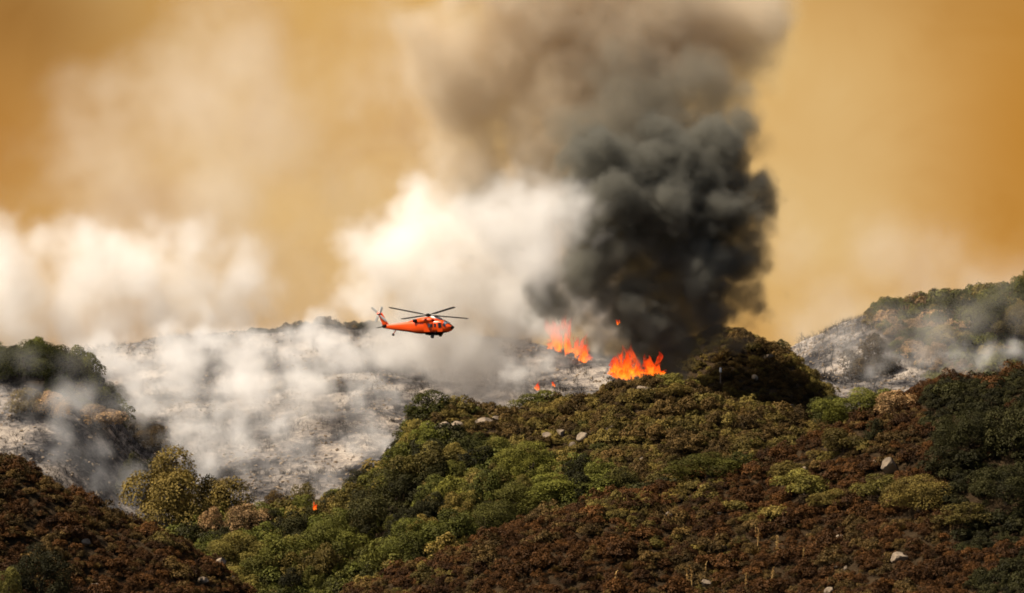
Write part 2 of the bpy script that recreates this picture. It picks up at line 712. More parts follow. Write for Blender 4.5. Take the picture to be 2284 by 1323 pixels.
# ---- single trees and large bushes that can be told apart (column, row of the foot, width, height, colour, label)
G_V = 'oaks and bushes filling the draw'
HERO = [
    (400, 1200, 220, 190, 'olive', 'large yellow-green oak at the foot of the smoking draw', 'oak_tree', 880, 960),
    (478, 1150, 85, 105, 'dark', 'small dark oak crowding the large yellow-green oak', 'oak_tree', 890, 1000),
    (305, 1105, 75, 110, 'dark', 'dark oak in smoke uphill of the large yellow-green oak', 'oak_tree', 890, 1000),
    (345, 1045, 70, 60, 'brown', 'scorched brown oak above the large yellow-green oak', 'oak_tree', 890, 1010),
    (398, 1040, 45, 60, 'brown', 'small scorched twiggy oak leaning over the white smoke', 'oak_tree', 890, 1010),
    (555, 1190, 100, 62, 'dry', 'round rust-orange bush in the draw', 'bush', 850, 1000),
    (474, 1195, 50, 62, 'dry', 'small grey-tan bush beside the large yellow-green oak', 'bush', 820, 960),
    (545, 1262, 130, 72, 'yellow', 'spreading yellow-green bush beside a pale boulder', 'bush', 780, 960),
    (548, 1135, 62, 42, 'dry', 'small tan bush at the lower edge of the burnt slope', 'bush', 880, 1000),
    (612, 1138, 65, 62, 'brown', 'scorched dark brown bush at the burnt edge', 'bush', 880, 1000),
    (668, 1128, 62, 75, 'olive', 'green oak sprig standing before the ashy burnt slope', 'oak_tree', 880, 1000),
    (872, 1172, 165, 125, 'dark', 'big dark green round oak on the slope', 'oak_tree', 860, 960),
    (812, 1100, 70, 60, 'dark', 'dark oak top against white smoke', 'oak_tree', 890, 1000),
    (790, 1168, 110, 85, 'yellow', 'yellowish oak beside the big dark oak', 'oak_tree', 860, 960),
    (690, 1215, 130, 82, 'dark', 'dark green oak below the small flame', 'oak_tree', 850, 960),
    (750, 1180, 95, 70, 'olive', 'olive green oak next to the small flame', 'oak_tree', 860, 960),
    (745, 1255, 150, 95, 'green', 'broad green oak low in the draw', 'oak_tree', 840, 960),
    (640, 1270, 110, 75, 'green', 'green oak between boulder hillside and draw', 'oak_tree', 820, 960),
    (930, 1245, 140, 85, 'leaf', 'fresh green oak beneath the big dark oak', 'oak_tree', 840, 960),
    (868, 1275, 115, 75, 'leaf', 'bright green oak low in the draw', 'oak_tree', 830, 960),
    (1010, 1215, 110, 75, 'green', 'green oak above the brown hillside crest', 'oak_tree', 840, 960),
    (950, 1075, 110, 85, 'yellow', 'yellow-green oak at the smoke edge', 'oak_tree', 880, 1000),
    (905, 1060, 90, 70, 'leaf', 'green oak touching the white smoke', 'oak_tree', 880, 1000),
    (1010, 1040, 75, 50, 'olive', 'olive bush under the pale rock ledge', 'bush', 880, 1000),
    (1065, 1055, 90, 55, 'dark', 'dark oak under the pale rock ledge', 'oak_tree', 880, 1000),
    (1085, 1135, 70, 85, 'green', 'green oak behind the bare grey tree', 'oak_tree', 860, 1000),
    (1010, 1140, 90, 75, 'leaf', 'light green oak in front of the bare grey tree', 'oak_tree', 860, 1000),
    (1180, 1075, 130, 85, 'leaf', 'light green rounded oak in the middle of the slope', 'oak_tree', 860, 1000),
    (1240, 1120, 190, 62, 'leaf', 'long bright green thicket along the brown crest', 'thicket', 850, 1000),
    (1340, 1105, 110, 45, 'leaf', 'low bright green bush along the brown crest', 'bush', 850, 1000),
    (1150, 1150, 150, 70, 'green', 'green oak just above the brown crest', 'oak_tree', 850, 1000),
    (1085, 1190, 120, 70, 'green', 'deep green oak just above the brown crest', 'oak_tree', 850, 1000),
    (963, 935, 95, 62, 'leaf', 'bright green bush on the crest beside the burnt slope', 'bush', 900, 1000),
    (1205, 915, 100, 45, 'leaf', 'flat bright green bush on the crest below the flames', 'bush', 900, 1000),
    (1850, 928, 110, 62, 'green', 'green oak in the saddle below the smoking hill', 'oak_tree', 760, 960),
    (1905, 912, 130, 70, 'leaf', 'broad green oak in the saddle below the smoking hill', 'oak_tree', 760, 960),
    (1960, 905, 90, 50, 'green', 'small green oak in the saddle below the smoking hill', 'oak_tree', 760, 960),
    (1580, 1062, 175, 55, 'leaf', 'long flat green bush on the near crest', 'bush', 700, 860),
    (1660, 1050, 70, 40, 'green', 'small green bush beside the long flat bush', 'bush', 700, 860),
    (1952, 985, 45, 48, 'dark', 'small dark bush on the boulder hillside', 'bush', 700, 830),
    (55, 850, 165, 85, 'green', 'broad grey-green bush topping the smoky hill', 'bush', 980, 1100),
    (-30, 840, 120, 75, 'green', 'grey-green bush at the edge of the smoky hill', 'bush', 980, 1100),
    (130, 848, 110, 75, 'green', 'grey-green bush in the middle of the smoky hill', 'bush', 980, 1100),
    (185, 860, 75, 82, 'green', 'taller grey-green oak ending the smoky hilltop', 'oak_tree', 980, 1100),
    (250, 905, 62, 50, 'dark', 'small dark bush stepping down the smoky hill', 'bush', 970, 1100),
    (205, 895, 70, 50, 'green', 'dull green bush behind the small dark bush', 'bush', 970, 1100),
    (60, 925, 75, 55, 'olive', 'yellow-brown scorched bush under the smoky hilltop', 'bush', 950, 1100),
    (115, 935, 80, 58, 'dry', 'orange-brown scorched bush beside the yellow-brown one', 'bush', 950, 1100),
    (215, 950, 110, 45, 'dry', 'pale scorched brush in the drifting smoke', 'bush', 950, 1100),
    (300, 970, 90, 50, 'brown', 'scorched brown brush along the smoky ridge', 'bush', 950, 1100),
    (340, 1000, 80, 50, 'brown', 'scorched brown brush lower on the smoky ridge', 'bush', 940, 1100),
    (90, 1345, 135, 125, 'dark', 'dark bushy oak on the brown near hillside', 'oak_tree', 600, 720),
    (12, 1350, 60, 78, 'yellow', 'yellow-green bush beside the dark bushy oak', 'bush', 600, 720),
    (1942, 842, 95, 92, 'brown', 'brown scorched oak standing in the smoking hollow', 'oak_tree', 1080, 1260),
    (2085, 815, 60, 50, 'dry', 'pale scorched bush on the smoky hillside', 'bush', 1080, 1260),
    (2215, 745, 130, 95, 'green', 'large green oak high on the smoky hillside', 'oak_tree', 1080, 1260),
    (2150, 720, 90, 70, 'green', 'green oak on the smoky hill crest', 'oak_tree', 1080, 1280),
    (2284, 680, 60, 75, 'green', 'tall green oak on the top of the smoky hill', 'oak_tree', 1080, 1280),
    (2284, 760, 120, 80, 'olive', 'olive oak low on the smoky hillside', 'oak_tree', 1080, 1280),
    (2130, 775, 90, 50, 'olive', 'olive bush above the drifting white smoke', 'bush', 1080, 1260),
    (2175, 800, 35, 26, 'dark', 'small dark bush poking out of white smoke', 'bush', 1080, 1260),
    (1745, 782, 28, 26, 'dark', 'small dark bush on the dark knoll crest', 'bush', 1000, 1090),
    (1500, 862, 90, 32, 'yellow', 'yellow-green low bush on the crest under the fire', 'bush', 900, 1000),
    (1500, 885, 70, 30, 'olive', 'olive low bush on the crest under the fire', 'bush', 900, 1000),
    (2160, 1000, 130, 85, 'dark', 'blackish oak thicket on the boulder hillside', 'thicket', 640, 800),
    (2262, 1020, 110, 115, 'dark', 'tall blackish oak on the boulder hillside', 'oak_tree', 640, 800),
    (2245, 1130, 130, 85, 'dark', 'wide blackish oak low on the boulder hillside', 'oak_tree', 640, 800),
    (2105, 1055, 90, 55, 'dark', 'dark-leaved oak beside the pale boulder outcrop', 'oak_tree', 640, 800),
    (2050, 1140, 150, 75, 'olive', 'olive green oak below the pale boulder outcrop', 'oak_tree', 640, 800),
    (1960, 1110, 100, 50, 'yellow', 'yellow-green bush below the pale boulder outcrop', 'bush', 640, 800),
    (1795, 1105, 115, 55, 'yellow', 'bright yellow-green bush on the brown hillside', 'bush', 640, 800),
    (1850, 1130, 80, 38, 'olive', 'olive bush next to the bright yellow-green bush', 'bush', 640, 800),
    (1760, 1070, 90, 40, 'olive', 'olive bush uphill of the bright yellow-green bush', 'bush', 640, 800),
    (1885, 1010, 90, 55, 'olive', 'olive bush uphill of the pale boulder outcrop', 'bush', 640, 800),
    (2150, 1175, 110, 50, 'olive', 'olive bush under the blackish oaks', 'bush', 640, 800),
    (2000, 925, 90, 50, 'dry', 'orange-brown bush near the dark near crest', 'bush', 640, 800),
]
NAMED = []     # (x, y, how a neighbour would call it)
for h in HERO:
    r = tree(h[0], h[1], h[2], h[3], h[4], h[5], h[6], None, h[7], h[8], cat={'oak_tree': 'tree', 'bush': 'bush', 'thicket': 'thicket'}[h[6]])
    occ_add(r.location, r.scale[0] * 0.55)
    NAMED.append((r.location.x, r.location.y, h[5]))

# ---- boulders
GRANITE = NT('granite')
gn = GRANITE.noise(0.9, 5, 0.65)
GRANITE.color(GRANITE.ramp(gn, [(0.3, (0.07, 0.05, 0.034)), (0.5, (0.20, 0.15, 0.10)), (0.75, (0.32, 0.25, 0.175))]))
GRANITE.b.inputs['Roughness'].default_value = 0.9
GRANITE.bump(GRANITE.noise(4, 4), 0.6, 0.15)
rock_meshes = []
for k in range(6):
    rng = np.random.default_rng(500 + k)
    bm = bmesh.new()
    bmesh.ops.create_icosphere(bm, subdivisions=3, radius=1)
    planes = [(Vector(u), rng.uniform(0.45, 0.85)) for u in unit(rng, 13)]
    for v in bm.verts:
        for nrm, dd in planes:
            q = v.co.dot(nrm)
            if q > dd:
                v.co -= nrm * (q - dd) * 0.97
        v.co *= 1 + 0.05 * math.sin(v.co.x * 5 + k) * math.cos(v.co.y * 4 + 2 * k)
        v.co.z *= 0.75
    me = bpy.data.meshes.new('boulder_%d' % k)
    bm.to_mesh(me)
    bm.free()
    me.polygons.foreach_set('use_smooth', [False] * len(me.polygons))
    me.materials.append(GRANITE.m)
    rock_meshes.append(me)
ROCKS = [
    (490, 1262, 36, 30, 600, 760, 'pale boulder with a flat face below the yellow-green bush'),
    (518, 1275, 20, 16, 600, 760, 'small boulder beside the flat-faced pale boulder'),
    (192, 1218, 26, 18, 600, 740, 'lone pale boulder on the brown near hillside'),
    (453, 1303, 26, 20, 600, 760, 'rounded pale boulder low on the brown hillside'),
    (208, 1312, 34, 12, 600, 740, 'flat pale slab near the dark bushy oak'),
    (572, 1212, 32, 16, 760, 960, 'white rock behind the yellow-green bush'),
    (955, 965, 45, 26, 880, 980, 'tan ledge boulder next to the scorched edge'),
    (985, 968, 60, 30, 880, 980, 'long tan ledge boulder under the green crest bush'),
    (1020, 962, 40, 24, 880, 980, 'broken tan ledge boulder in the rock ledge'),
    (1078, 950, 44, 22, 880, 980, 'slanting pale slab above the dark oak'),
    (1112, 944, 32, 22, 880, 980, 'slanting pale slab beside the longer slab'),
    (1130, 938, 26, 18, 880, 980, 'small pale slab beside the two slanting slabs'),
    (1222, 985, 30, 24, 880, 980, 'pale upright rock among green scrub'),
    (1250, 975, 26, 22, 880, 980, 'pale weathered rock among green scrub'),
    (1300, 990, 30, 28, 880, 980, 'pale rock with a sloped top on the olive slope'),
    (1278, 1000, 20, 16, 880, 980, 'small pale rock beneath the sloped-top rock'),
    (1440, 880, 46, 24, 880, 980, 'tan bare rock patch on the crest under the fire'),
    (1362, 965, 26, 18, 880, 980, 'tan rock on the olive slope'),
    (1430, 1035, 14, 18, 800, 980, 'small upright grey rock on the olive slope'),
    (1710, 802, 40, 14, 980, 1090, 'tan bare ledge on the dark knoll'),
    (1682, 850, 18, 16, 980, 1090, 'small tan rock on the dark knoll'),
    (1765, 916, 26, 16, 900, 1060, 'tan rock at the foot of the dark knoll'),
    (1495, 1158, 24, 24, 600, 800, 'pointed pale boulder on the brown hillside'),
    (1606, 1150, 14, 10, 600, 800, 'tiny pale stone near the pointed boulder'),
    (1982, 1055, 60, 40, 600, 800, 'pale boulder outcrop among dark oaks'),
    (1955, 1045, 28, 26, 600, 800, 'pale boulder leaning on the larger outcrop'),
    (1795, 1055, 14, 12, 600, 800, 'tiny white stone above the bright yellow-green bush'),
    (2003, 1262, 46, 34, 600, 800, 'rounded speckled boulder low on the brown hillside'),
    (1612, 1230, 20, 14, 600, 800, 'pale stone among rust-brown shrubs'),
    (1866, 1272, 12, 14, 600, 800, 'small round pale stone of a pair'),
    (1886, 1277, 12, 14, 600, 800, 'smaller pale stone of a pair'),
    (1575, 1312, 30, 24, 600, 800, 'pale boulder between dry flower stalks'),
    (1850, 1325, 26, 18, 600, 800, 'pale boulder at the lowest edge of the hillside'),
    (1874, 1205, 22, 12, 600, 800, 'yellowish stone under the olive bushes'),
]
for k, (px, py, wp, hp, y0, y1, lab) in enumerate(ROCKS):
    p = hit(px, py, y0, y1)
    s = p.y / F
    r = wp * s * 0.5
    o = obj('boulder', rock_meshes[k % 6], None, p + Vector((0, -r * 0.3, hp * s * 0.36)), (RNG.uniform(-.3, .3), RNG.uniform(-.3, .3), RNG.uniform(0, 6)), (r, r, hp * s * 0.66))
    tag(o, lab, 'boulder', 'granite boulders in the brush')
    NAMED.append((p.x, p.y, lab))
    occ_add(p - Vector((0, 1.2, 0)), max(r * 0.95, 1.0))


def near_label(look, x, y, fallback, reach):
    """look + the closest thing with a label of its own"""
    d, lab = min((math.hypot(x - a, (y - b) * 0.6), c) for a, b, c in NAMED)
    if d < reach and len((look + ' beside the ' + lab).split()) <= 16:
        return look + ' beside the ' + lab
    return look + ' ' + fallback


# ------------------------------------------------------------------ brush
def occupied(x, y, grow=0.0):
    m = np.zeros(x.shape, bool)
    for ox, oy, r in OCC:
        m |= (x - ox) ** 2 + (y - oy) ** 2 < (r + grow) ** 2
    return m


def scatter_points():
    pts = []
    step = 1.24
    gx, gy = np.meshgrid(np.arange(-150, 150, step), np.arange(640, 1290, step))
    gx = gx + RNG.uniform(-.55, .55, gx.shape) * step
    gy = gy + RNG.uniform(-.55, .55, gy.shape) * step
    x, y = gx.ravel(), gy.ravel()
    z, who = ground(x, y, True)
    px, py = project(x, y, z)
    ok = (px > -330) & (px < 2620) & (py < 1420) & (who >= 0) & visible(x, y, z, 35)
    x, y, z, who = x[ok], y[ok], z[ok], who[ok]
    burn = zone(x, y, z, who)
    ok = burn < RNG.uniform(0.1, 0.6, len(x))
    return x[ok], y[ok], z[ok], who[ok]


sx, sy, sz, swho = scatter_points()
spx, spy = project(sx, sy, sz)
nn = len(sx)
na = fbm2(sx, sy, 16, 3, 80)
nb = fbm2(sx, sy, 7, 2, 90)
u1 = RNG.random(nn)
species = np.full(nn, 'brown', dtype=object)
size = np.clip(np.exp(RNG.normal(-0.02, 0.38, nn)), 0.5, 2.3)
dens = np.ones(nn)
for hname in HNAMES:
    m = swho == HNAMES.index(hname)
    v = na + nb * 0.6 + (u1 - 0.5) * 0.5
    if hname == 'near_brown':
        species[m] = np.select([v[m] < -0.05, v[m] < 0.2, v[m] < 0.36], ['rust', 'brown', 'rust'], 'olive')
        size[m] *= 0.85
    elif hname == 'near_boulder':
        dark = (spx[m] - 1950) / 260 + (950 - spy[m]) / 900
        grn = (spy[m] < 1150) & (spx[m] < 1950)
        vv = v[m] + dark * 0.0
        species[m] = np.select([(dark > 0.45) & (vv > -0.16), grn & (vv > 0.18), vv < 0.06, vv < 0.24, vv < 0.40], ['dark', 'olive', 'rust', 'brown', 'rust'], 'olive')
        size[m] *= 0.92
    elif hname == 'mid':
        grn = spy[m] > 945 + (spx[m] - 900) * 0.27
        species[m] = np.select([grn & (v[m] < -0.1), grn & (v[m] < 0.12), grn & (v[m] < 0.26), grn, v[m] < -0.12, v[m] < 0.14, v[m] < 0.36], ['dark', 'green', 'leaf', 'olive', 'brown', 'olive', 'brown'], 'green')
        size[m] *= np.where(grn, 1.5, 1.05)
        dens[m] = np.where(grn, 0.55, 0.8)
    elif hname == 'dark_knoll':
        species[m] = np.select([v[m] < 0.0], ['brown'], 'olive')
        size[m] *= 0.85
        dens[m] = 0.8
    elif hname == 'bushy':
        species[m] = np.select([v[m] < -0.1, v[m] < 0.2], ['dark', 'green'], 'olive')
        size[m] *= 1.3
        dens[m] = 0.6
    elif hname == 'hazy':
        species[m] = np.select([v[m] < -0.2, v[m] < 0.25], ['olive', 'green'], 'dry')
        size[m] *= 1.5
        dens[m] = 0.5
    else:
        dens[m] = 0.0
keep = (RNG.random(nn) < dens) & ~occupied(sx, sy)
sx, sy, sz, swho, spx, spy, species, size = [a[keep] for a in (sx, sy, sz, swho, spx, spy, species, size)]
nn = len(sx)
NVAR = {sp: len(shrub_mesh[sp]) for sp in SPEC}
svar = np.array([RNG.integers(0, 5) if RNG.random() > 0.06 else NVAR[s] - 1 for s in species])
srot = RNG.uniform(0, 6.283, nn)

PLACE = {'near_brown': 'on the rust-brown hillside of the dark bushy oak', 'near_boulder': 'on the boulder hillside', 'mid': 'on the slope under the flames', 'dark_knoll': 'on the dark knoll beside the black smoke',
         'bushy': 'on the smoky hill', 'hazy': 'on the smoke-veiled hill'}
LOOK = {'rust': 'low rust-brown shrub', 'brown': 'low dull brown shrub', 'olive': 'low olive shrub', 'green': 'rounded green shrub', 'leaf': 'bright green shrub', 'dark': 'blackish green shrub', 'dry': 'pale dry shrub', 'yellow': 'yellow-green shrub'}
KIND = {'rust': 'rust_shrub', 'brown': 'brown_shrub', 'olive': 'olive_shrub', 'green': 'green_shrub', 'leaf': 'green_shrub', 'dark': 'dark_shrub', 'dry': 'dry_shrub', 'yellow': 'olive_shrub'}
vis = visible(sx, sy, sz, 6) & (spx > -10) & (spx < 2294) & (spy < 1335)
score = np.where(vis, size / sy, -1)
single = np.zeros(nn, bool)
for kn, mx in (('rust_shrub', 130), ('brown_shrub', 110), ('olive_shrub', 110), ('green_shrub', 130), ('dark_shrub', 60), ('dry_shrub', 30)):
    idx = [i for i in range(nn) if KIND[species[i]] == kn and vis[i]]
    idx.sort(key=lambda i: -score[i])
    single[idx[:mx]] = True
for i in np.nonzero(single)[0]:
    sp = species[i]
    hn = HNAMES[swho[i]]
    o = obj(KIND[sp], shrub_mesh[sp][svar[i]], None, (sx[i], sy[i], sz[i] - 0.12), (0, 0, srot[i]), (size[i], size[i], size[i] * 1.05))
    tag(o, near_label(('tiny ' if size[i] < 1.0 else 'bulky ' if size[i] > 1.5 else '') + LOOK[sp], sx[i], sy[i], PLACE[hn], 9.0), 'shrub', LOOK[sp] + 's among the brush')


def scatter_group(name, meshes):
    col = bpy.data.collections.new(name)
    for i, me in enumerate(meshes):
        col.objects.link(bpy.data.objects.new('%s_%02d' % (name, i), me))
    ng = bpy.data.node_groups.new(name, 'GeometryNodeTree')
    ng.interface.new_socket('Geometry', in_out='INPUT', socket_type='NodeSocketGeometry')
    ng.interface.new_socket('Geometry', in_out='OUTPUT', socket_type='NodeSocketGeometry')
    N, L = ng.nodes, ng.links
    gi, go = N.new('NodeGroupInput'), N.new('NodeGroupOutput')
    ci = N.new('GeometryNodeCollectionInfo')
    ci.inputs['Collection'].default_value = col
    ci.inputs['Separate Children'].default_value = True
    ci.inputs['Reset Children'].default_value = True
    ip = N.new('GeometryNodeInstanceOnPoints')
    ip.inputs['Pick Instance'].default_value = True

    def named(n, t):
        a = N.new('GeometryNodeInputNamedAttribute')
        a.data_type = t
        a.inputs['Name'].default_value = n
        return [s for s in a.outputs if s.enabled and s.name == 'Attribute'][0]
    cb = N.new('ShaderNodeCombineXYZ')
    L.new(named('rot', 'FLOAT'), cb.inputs[2])
    er = N.new('FunctionNodeEulerToRotation')
    L.new(cb.outputs[0], er.inputs[0])
    L.new(gi.outputs[0], ip.inputs['Points'])
    L.new(ci.outputs[0], ip.inputs['Instance'])
    L.new(named('idx', 'INT'), ip.inputs['Instance Index'])
    L.new(er.outputs[0], ip.inputs['Rotation'])
    L.new(named('scl', 'FLOAT'), ip.inputs['Scale'])
    L.new(ip.outputs[0], go.inputs[0])
    return ng


def scatter(name, label, P, idx, rot, scl, meshes, cat=None):
    me = bpy.data.meshes.new(name)
    me.vertices.add(len(P))
    me.vertices.foreach_set('co', np.asarray(P, np.float32).ravel())
    for an, ty, v in (('rot', 'FLOAT', np.asarray(rot, np.float32)), ('scl', 'FLOAT', np.asarray(scl, np.float32)), ('idx', 'INT', np.asarray(idx, np.int32))):
        a = me.attributes.new(an, ty, 'POINT')
        a.data.foreach_set('value', v)
    o = obj(name, me)
    md = o.modifiers.new('scatter', 'NODES')
    md.node_group = scatter_group(name, meshes)
    tag(o, label, cat or 'brush', kind='stuff')
    return o


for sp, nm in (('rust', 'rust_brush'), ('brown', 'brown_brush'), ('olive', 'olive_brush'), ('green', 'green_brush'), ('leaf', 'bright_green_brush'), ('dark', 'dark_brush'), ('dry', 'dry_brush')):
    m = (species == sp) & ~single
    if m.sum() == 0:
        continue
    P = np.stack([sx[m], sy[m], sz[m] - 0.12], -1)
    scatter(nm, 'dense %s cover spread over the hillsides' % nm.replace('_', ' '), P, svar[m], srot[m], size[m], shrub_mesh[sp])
print('shrubs', nn, 'single', single.sum())

# ---- more oaks filling the draw under the burnt slope
filler = 0
tries = 0
while filler < 70 and tries < 4000:
    tries += 1
    px = RNG.uniform(520, 1480)
    py = RNG.uniform(960, 1330)
    if py < 965 + (px - 900) * 0.27 or py < 1150 - (px - 620) * 0.6:
        continue
    p = hit(px, py)
    z, who = ground(np.array([p.x]), np.array([p.y]), True)
    if HNAMES[who[0]] != 'mid' or p.y > 955:
        continue
    w = RNG.uniform(50, 95)
    rr = w * p.y / F / 2
    if any((p.x - a) ** 2 + (p.y - b) ** 2 < (c * 0.75 + rr * 0.55) ** 2 for a, b, c in OCC):
        continue
    sp = RNG.choice(['green', 'leaf', 'olive', 'dark', 'yellow'], p=[.28, .20, .22, .23, .07])
    look = {'green': 'mid-green', 'leaf': 'fresh green', 'olive': 'olive', 'dark': 'blackish green', 'yellow': 'yellow-green'}[sp]
    tree(px, py, w, w * RNG.uniform(0.7, 0.95), sp, near_label(('small ' if w < 64 else 'broad ' if w > 82 else '') + look + ' oak', p.x, p.y, 'crowded among others in the draw', 14.0), 'oak_tree', '%s oaks crowded in the draw' % look, pos=p)
    occ_add(p, rr)
    filler += 1
print('filler oaks', filler)

# ------------------------------------------------------------------ burnt trees, stalks, post
snag_char, snag_grey = [], []
for k in range(6):
    rng = np.random.default_rng(700 + k)
    v, f = tube_mesh(limbs(rng, 0.55, 0.022, 3, 0.55, 3, gnarl=0.5, upb=0.3), 4)
    snag_char.append(mesh_np('snag_%d' % k, v, f, CHAR))
    snag_grey.append(mesh_np('dead_tree_%d' % k, v, f, DEADWOOD))
stub_meshes = []
for k in range(4):
    rng = np.random.default_rng(760 + k)
    segs = []
    for q in range(7):
        d = Vector((rng.normal() * .5, rng.normal() * .5, 1)).normalized()
        b = Vector((rng.normal() * .25, rng.normal() * .25, 0))
        segs += limbs(rng, rng.uniform(.5, 1.0), 0.02, 1, 0.6, 2, b, d)
    v, f = tube_mesh(segs, 3)
    stub_meshes.append(mesh_np('charred_stems_%d' % k, v, f, CHAR))


def snag(px, py, hpx, label, group, meshes=snag_char, y0=600, y1=1420, name='burnt_tree'):
    p = hit(px, py, y0, y1)
    s = hpx * p.y / F / 1.15
    o = obj(name, meshes[RNG.integers(0, 6)], None, p - Vector((0, 0, .1)), (0, 0, RNG.uniform(0, 6.28)), (s * RNG.uniform(.8, 1.2), s, s))
    tag(o, label, 'tree', group)
    return o


snag(1052, 1118, 72, 'bare grey dead tree among green oaks', None, snag_grey, 860, 1000, 'dead_tree')
snag(945, 835, 58, 'dark burnt tree on the ash slope below the helicopter', None, snag_char, 1000, 1160)
lab = 'leafless charred tree on the smoking ash slope'
for px, py, h in [(840, 850, 40), (865, 842, 50), (885, 838, 62), (905, 830, 55), (925, 825, 42), (965, 832, 45), (985, 835, 40), (1010, 840, 50), (1035, 845, 45), (1060, 850, 42), (1085, 848, 38), (1000, 800, 40), (1025, 790, 48),
                  (830, 870, 36), (540, 830, 60), (515, 870, 50), (350, 880, 44), (358, 890, 40), (610, 800, 40), (700, 780, 45), (460, 800, 40), (300, 850, 46), (330, 790, 36), (345, 785, 44), (285, 790, 38), (640, 760, 35), (1120, 855, 40),
                  (1150, 850, 46), (1180, 845, 40), (760, 830, 40), (790, 850, 38), (720, 950, 30), (640, 960, 30)]:
    snag(px, py, h, lab, 'charred trees on the ash slope', snag_char, 1000, 1165)
lab = 'leafless charred tree along the smoky hill crest'
for px, py, h in [(1785, 785, 48), (1800, 775, 46), (1815, 772, 42), (1835, 765, 48), (1850, 760, 44), (1866, 752, 50), (1885, 748, 46), (1905, 745, 40), (1925, 742, 42), (1945, 738, 40), (1965, 735, 38), (1985, 728, 36), (1790, 810, 46), (1825, 805, 50),
                  (1855, 800, 48), (1880, 800, 54), (1895, 815, 50), (1860, 830, 44), (1985, 810, 40), (2010, 800, 38), (2030, 790, 40), (1840, 840, 36)]:
    snag(px, py, h, lab, 'charred trees along the smoky crest', snag_char if RNG.random() < .6 else snag_grey, 1080, 1300)
lab = 'scorched bare tree in smoke on the ashy ridge'
for px, py, h in [(270, 930, 60), (300, 945, 50), (330, 960, 46), (250, 1010, 60), (365, 990, 50), (400, 1010, 52), (205, 990, 46), (140, 980, 40), (180, 1030, 36), (200, 1100, 34), (235, 1120, 40), (150, 1060, 34)]:
    snag(px, py, h, lab, 'scorched trees on the ashy ridge', snag_char, 930, 1100)

for k in range(70):
    px = RNG.uniform(560, 880)
    x = (px - CX) / F * 1150
    y = 1150 + RNG.uniform(-6, 3)
    y += float(fbm2(np.array([x]), np.array([y]), 45, 2, 40)[0]) * 24
    sp = ['dark', 'brown', 'dark'][k % 3]
    q = RNG.uniform(0.8, 1.7)
    o = obj('scorched_shrub', shrub_mesh[sp][k % 5], None, (x, y, float(ground(np.array([x]), np.array([y]))[0]) - .1), (0, 0, RNG.uniform(0, 6.28)), (q, q, q))
    tag(o, 'scorched %s shrub on the burnt ridge crest behind the helicopter' % ('dark' if sp == 'dark' else 'brown'), 'shrub', 'scorched shrubs along the burnt ridge crest')

# charred stems left standing all over the burnt ground: nobody could count them
bx = RNG.uniform(-130, 125, 60000)
by = RNG.uniform(940, 1240, 60000)
bz, bw = ground(bx, by, True)
bb = zone(bx, by, bz, bw)
clump = fbm2(bx, by, 9, 3, 120)
ok = (bb > 0.5) & visible(bx, by, bz, 20) & (clump > RNG.uniform(-0.25, 0.25, len(bx)))
sel = np.nonzero(ok)[0][:7000]
scatter('charred_stems', 'charred brush stems standing on the ash slopes', np.stack([bx[sel], by[sel], bz[sel] - 0.05], -1), RNG.integers(0, 4, len(sel)), RNG.uniform(0, 6.28, len(sel)), RNG.uniform(0.5, 1.6, len(sel)), stub_meshes)
# pale stones lying in the ash
sel2 = np.nonzero((bb > 0.5) & visible(bx, by, bz, 10) & ~ok)[0][:4000]
scatter('ash_stones', 'pale stones scattered on the burnt slopes', np.stack([bx[sel2], by[sel2], bz[sel2]], -1), RNG.integers(0, 6, len(sel2)), RNG.uniform(0, 6.28, len(sel2)), RNG.uniform(0.12, 0.5, len(sel2)), rock_meshes, 'stones')

STALK = plain('dry_stalk', (0.42, 0.27, 0.10), 0.85, scale=3, var=0.25, spec=0.1)
stalk_meshes = []
for k in range(3):
    rng = np.random.default_rng(800 + k)
    V, Fc = [], []
    segs = limbs(rng, 1.0, 0.022, 0, gnarl=0.12)
    v, f = tube_mesh(segs, 6)
    # seed capsules along the upper half
    b = len(v)
    vv, ff = [v], [f]
    for q in range(36):
        t = rng.uniform(0.42, 1.0)
        c = Vector(segs[min(3, int(t * 4))][0]).lerp(Vector(segs[min(3, int(t * 4))][1]), t * 4 % 1)
        a = rng.uniform(0, 6.28)
        d = Vector((math.cos(a), math.sin(a), .6)) * rng.uniform(.03, .07)
        v2, f2 = tube_mesh([(c, c + d, .008, .018)], 4)
        vv.append(v2)
        ff.append(f2 + b)
        b += len(v2)
    stalk_meshes.append(mesh_np('stalk_%d' % k, np.concatenate(vv), np.concatenate(ff), STALK))
for px, py, h in [(1688, 1232, 34), (1732, 1252, 38), (1741, 1250, 36), (1790, 1262, 28), (1535, 1325, 38), (1544, 1325, 42), (1573, 1300, 30), (1664, 1325, 32), (1720, 1325, 40), (1368, 1325, 36), (1690, 1205, 20), (2120, 1205, 26)]:
    p = hit(px, py, 600, 800)
    s = h * p.y / F
    o = obj('flower_stalk', stalk_meshes[RNG.integers(0, 3)], None, p, (RNG.uniform(-.08, .08), RNG.uniform(-.15, .15), RNG.uniform(0, 6)), (s * 1.7, s * 1.7, s * 1.45))
    tag(o, 'tall dry tan flower stalk rising from the brown shrubs', 'stalk', 'dry flower stalks on the brown hillside')


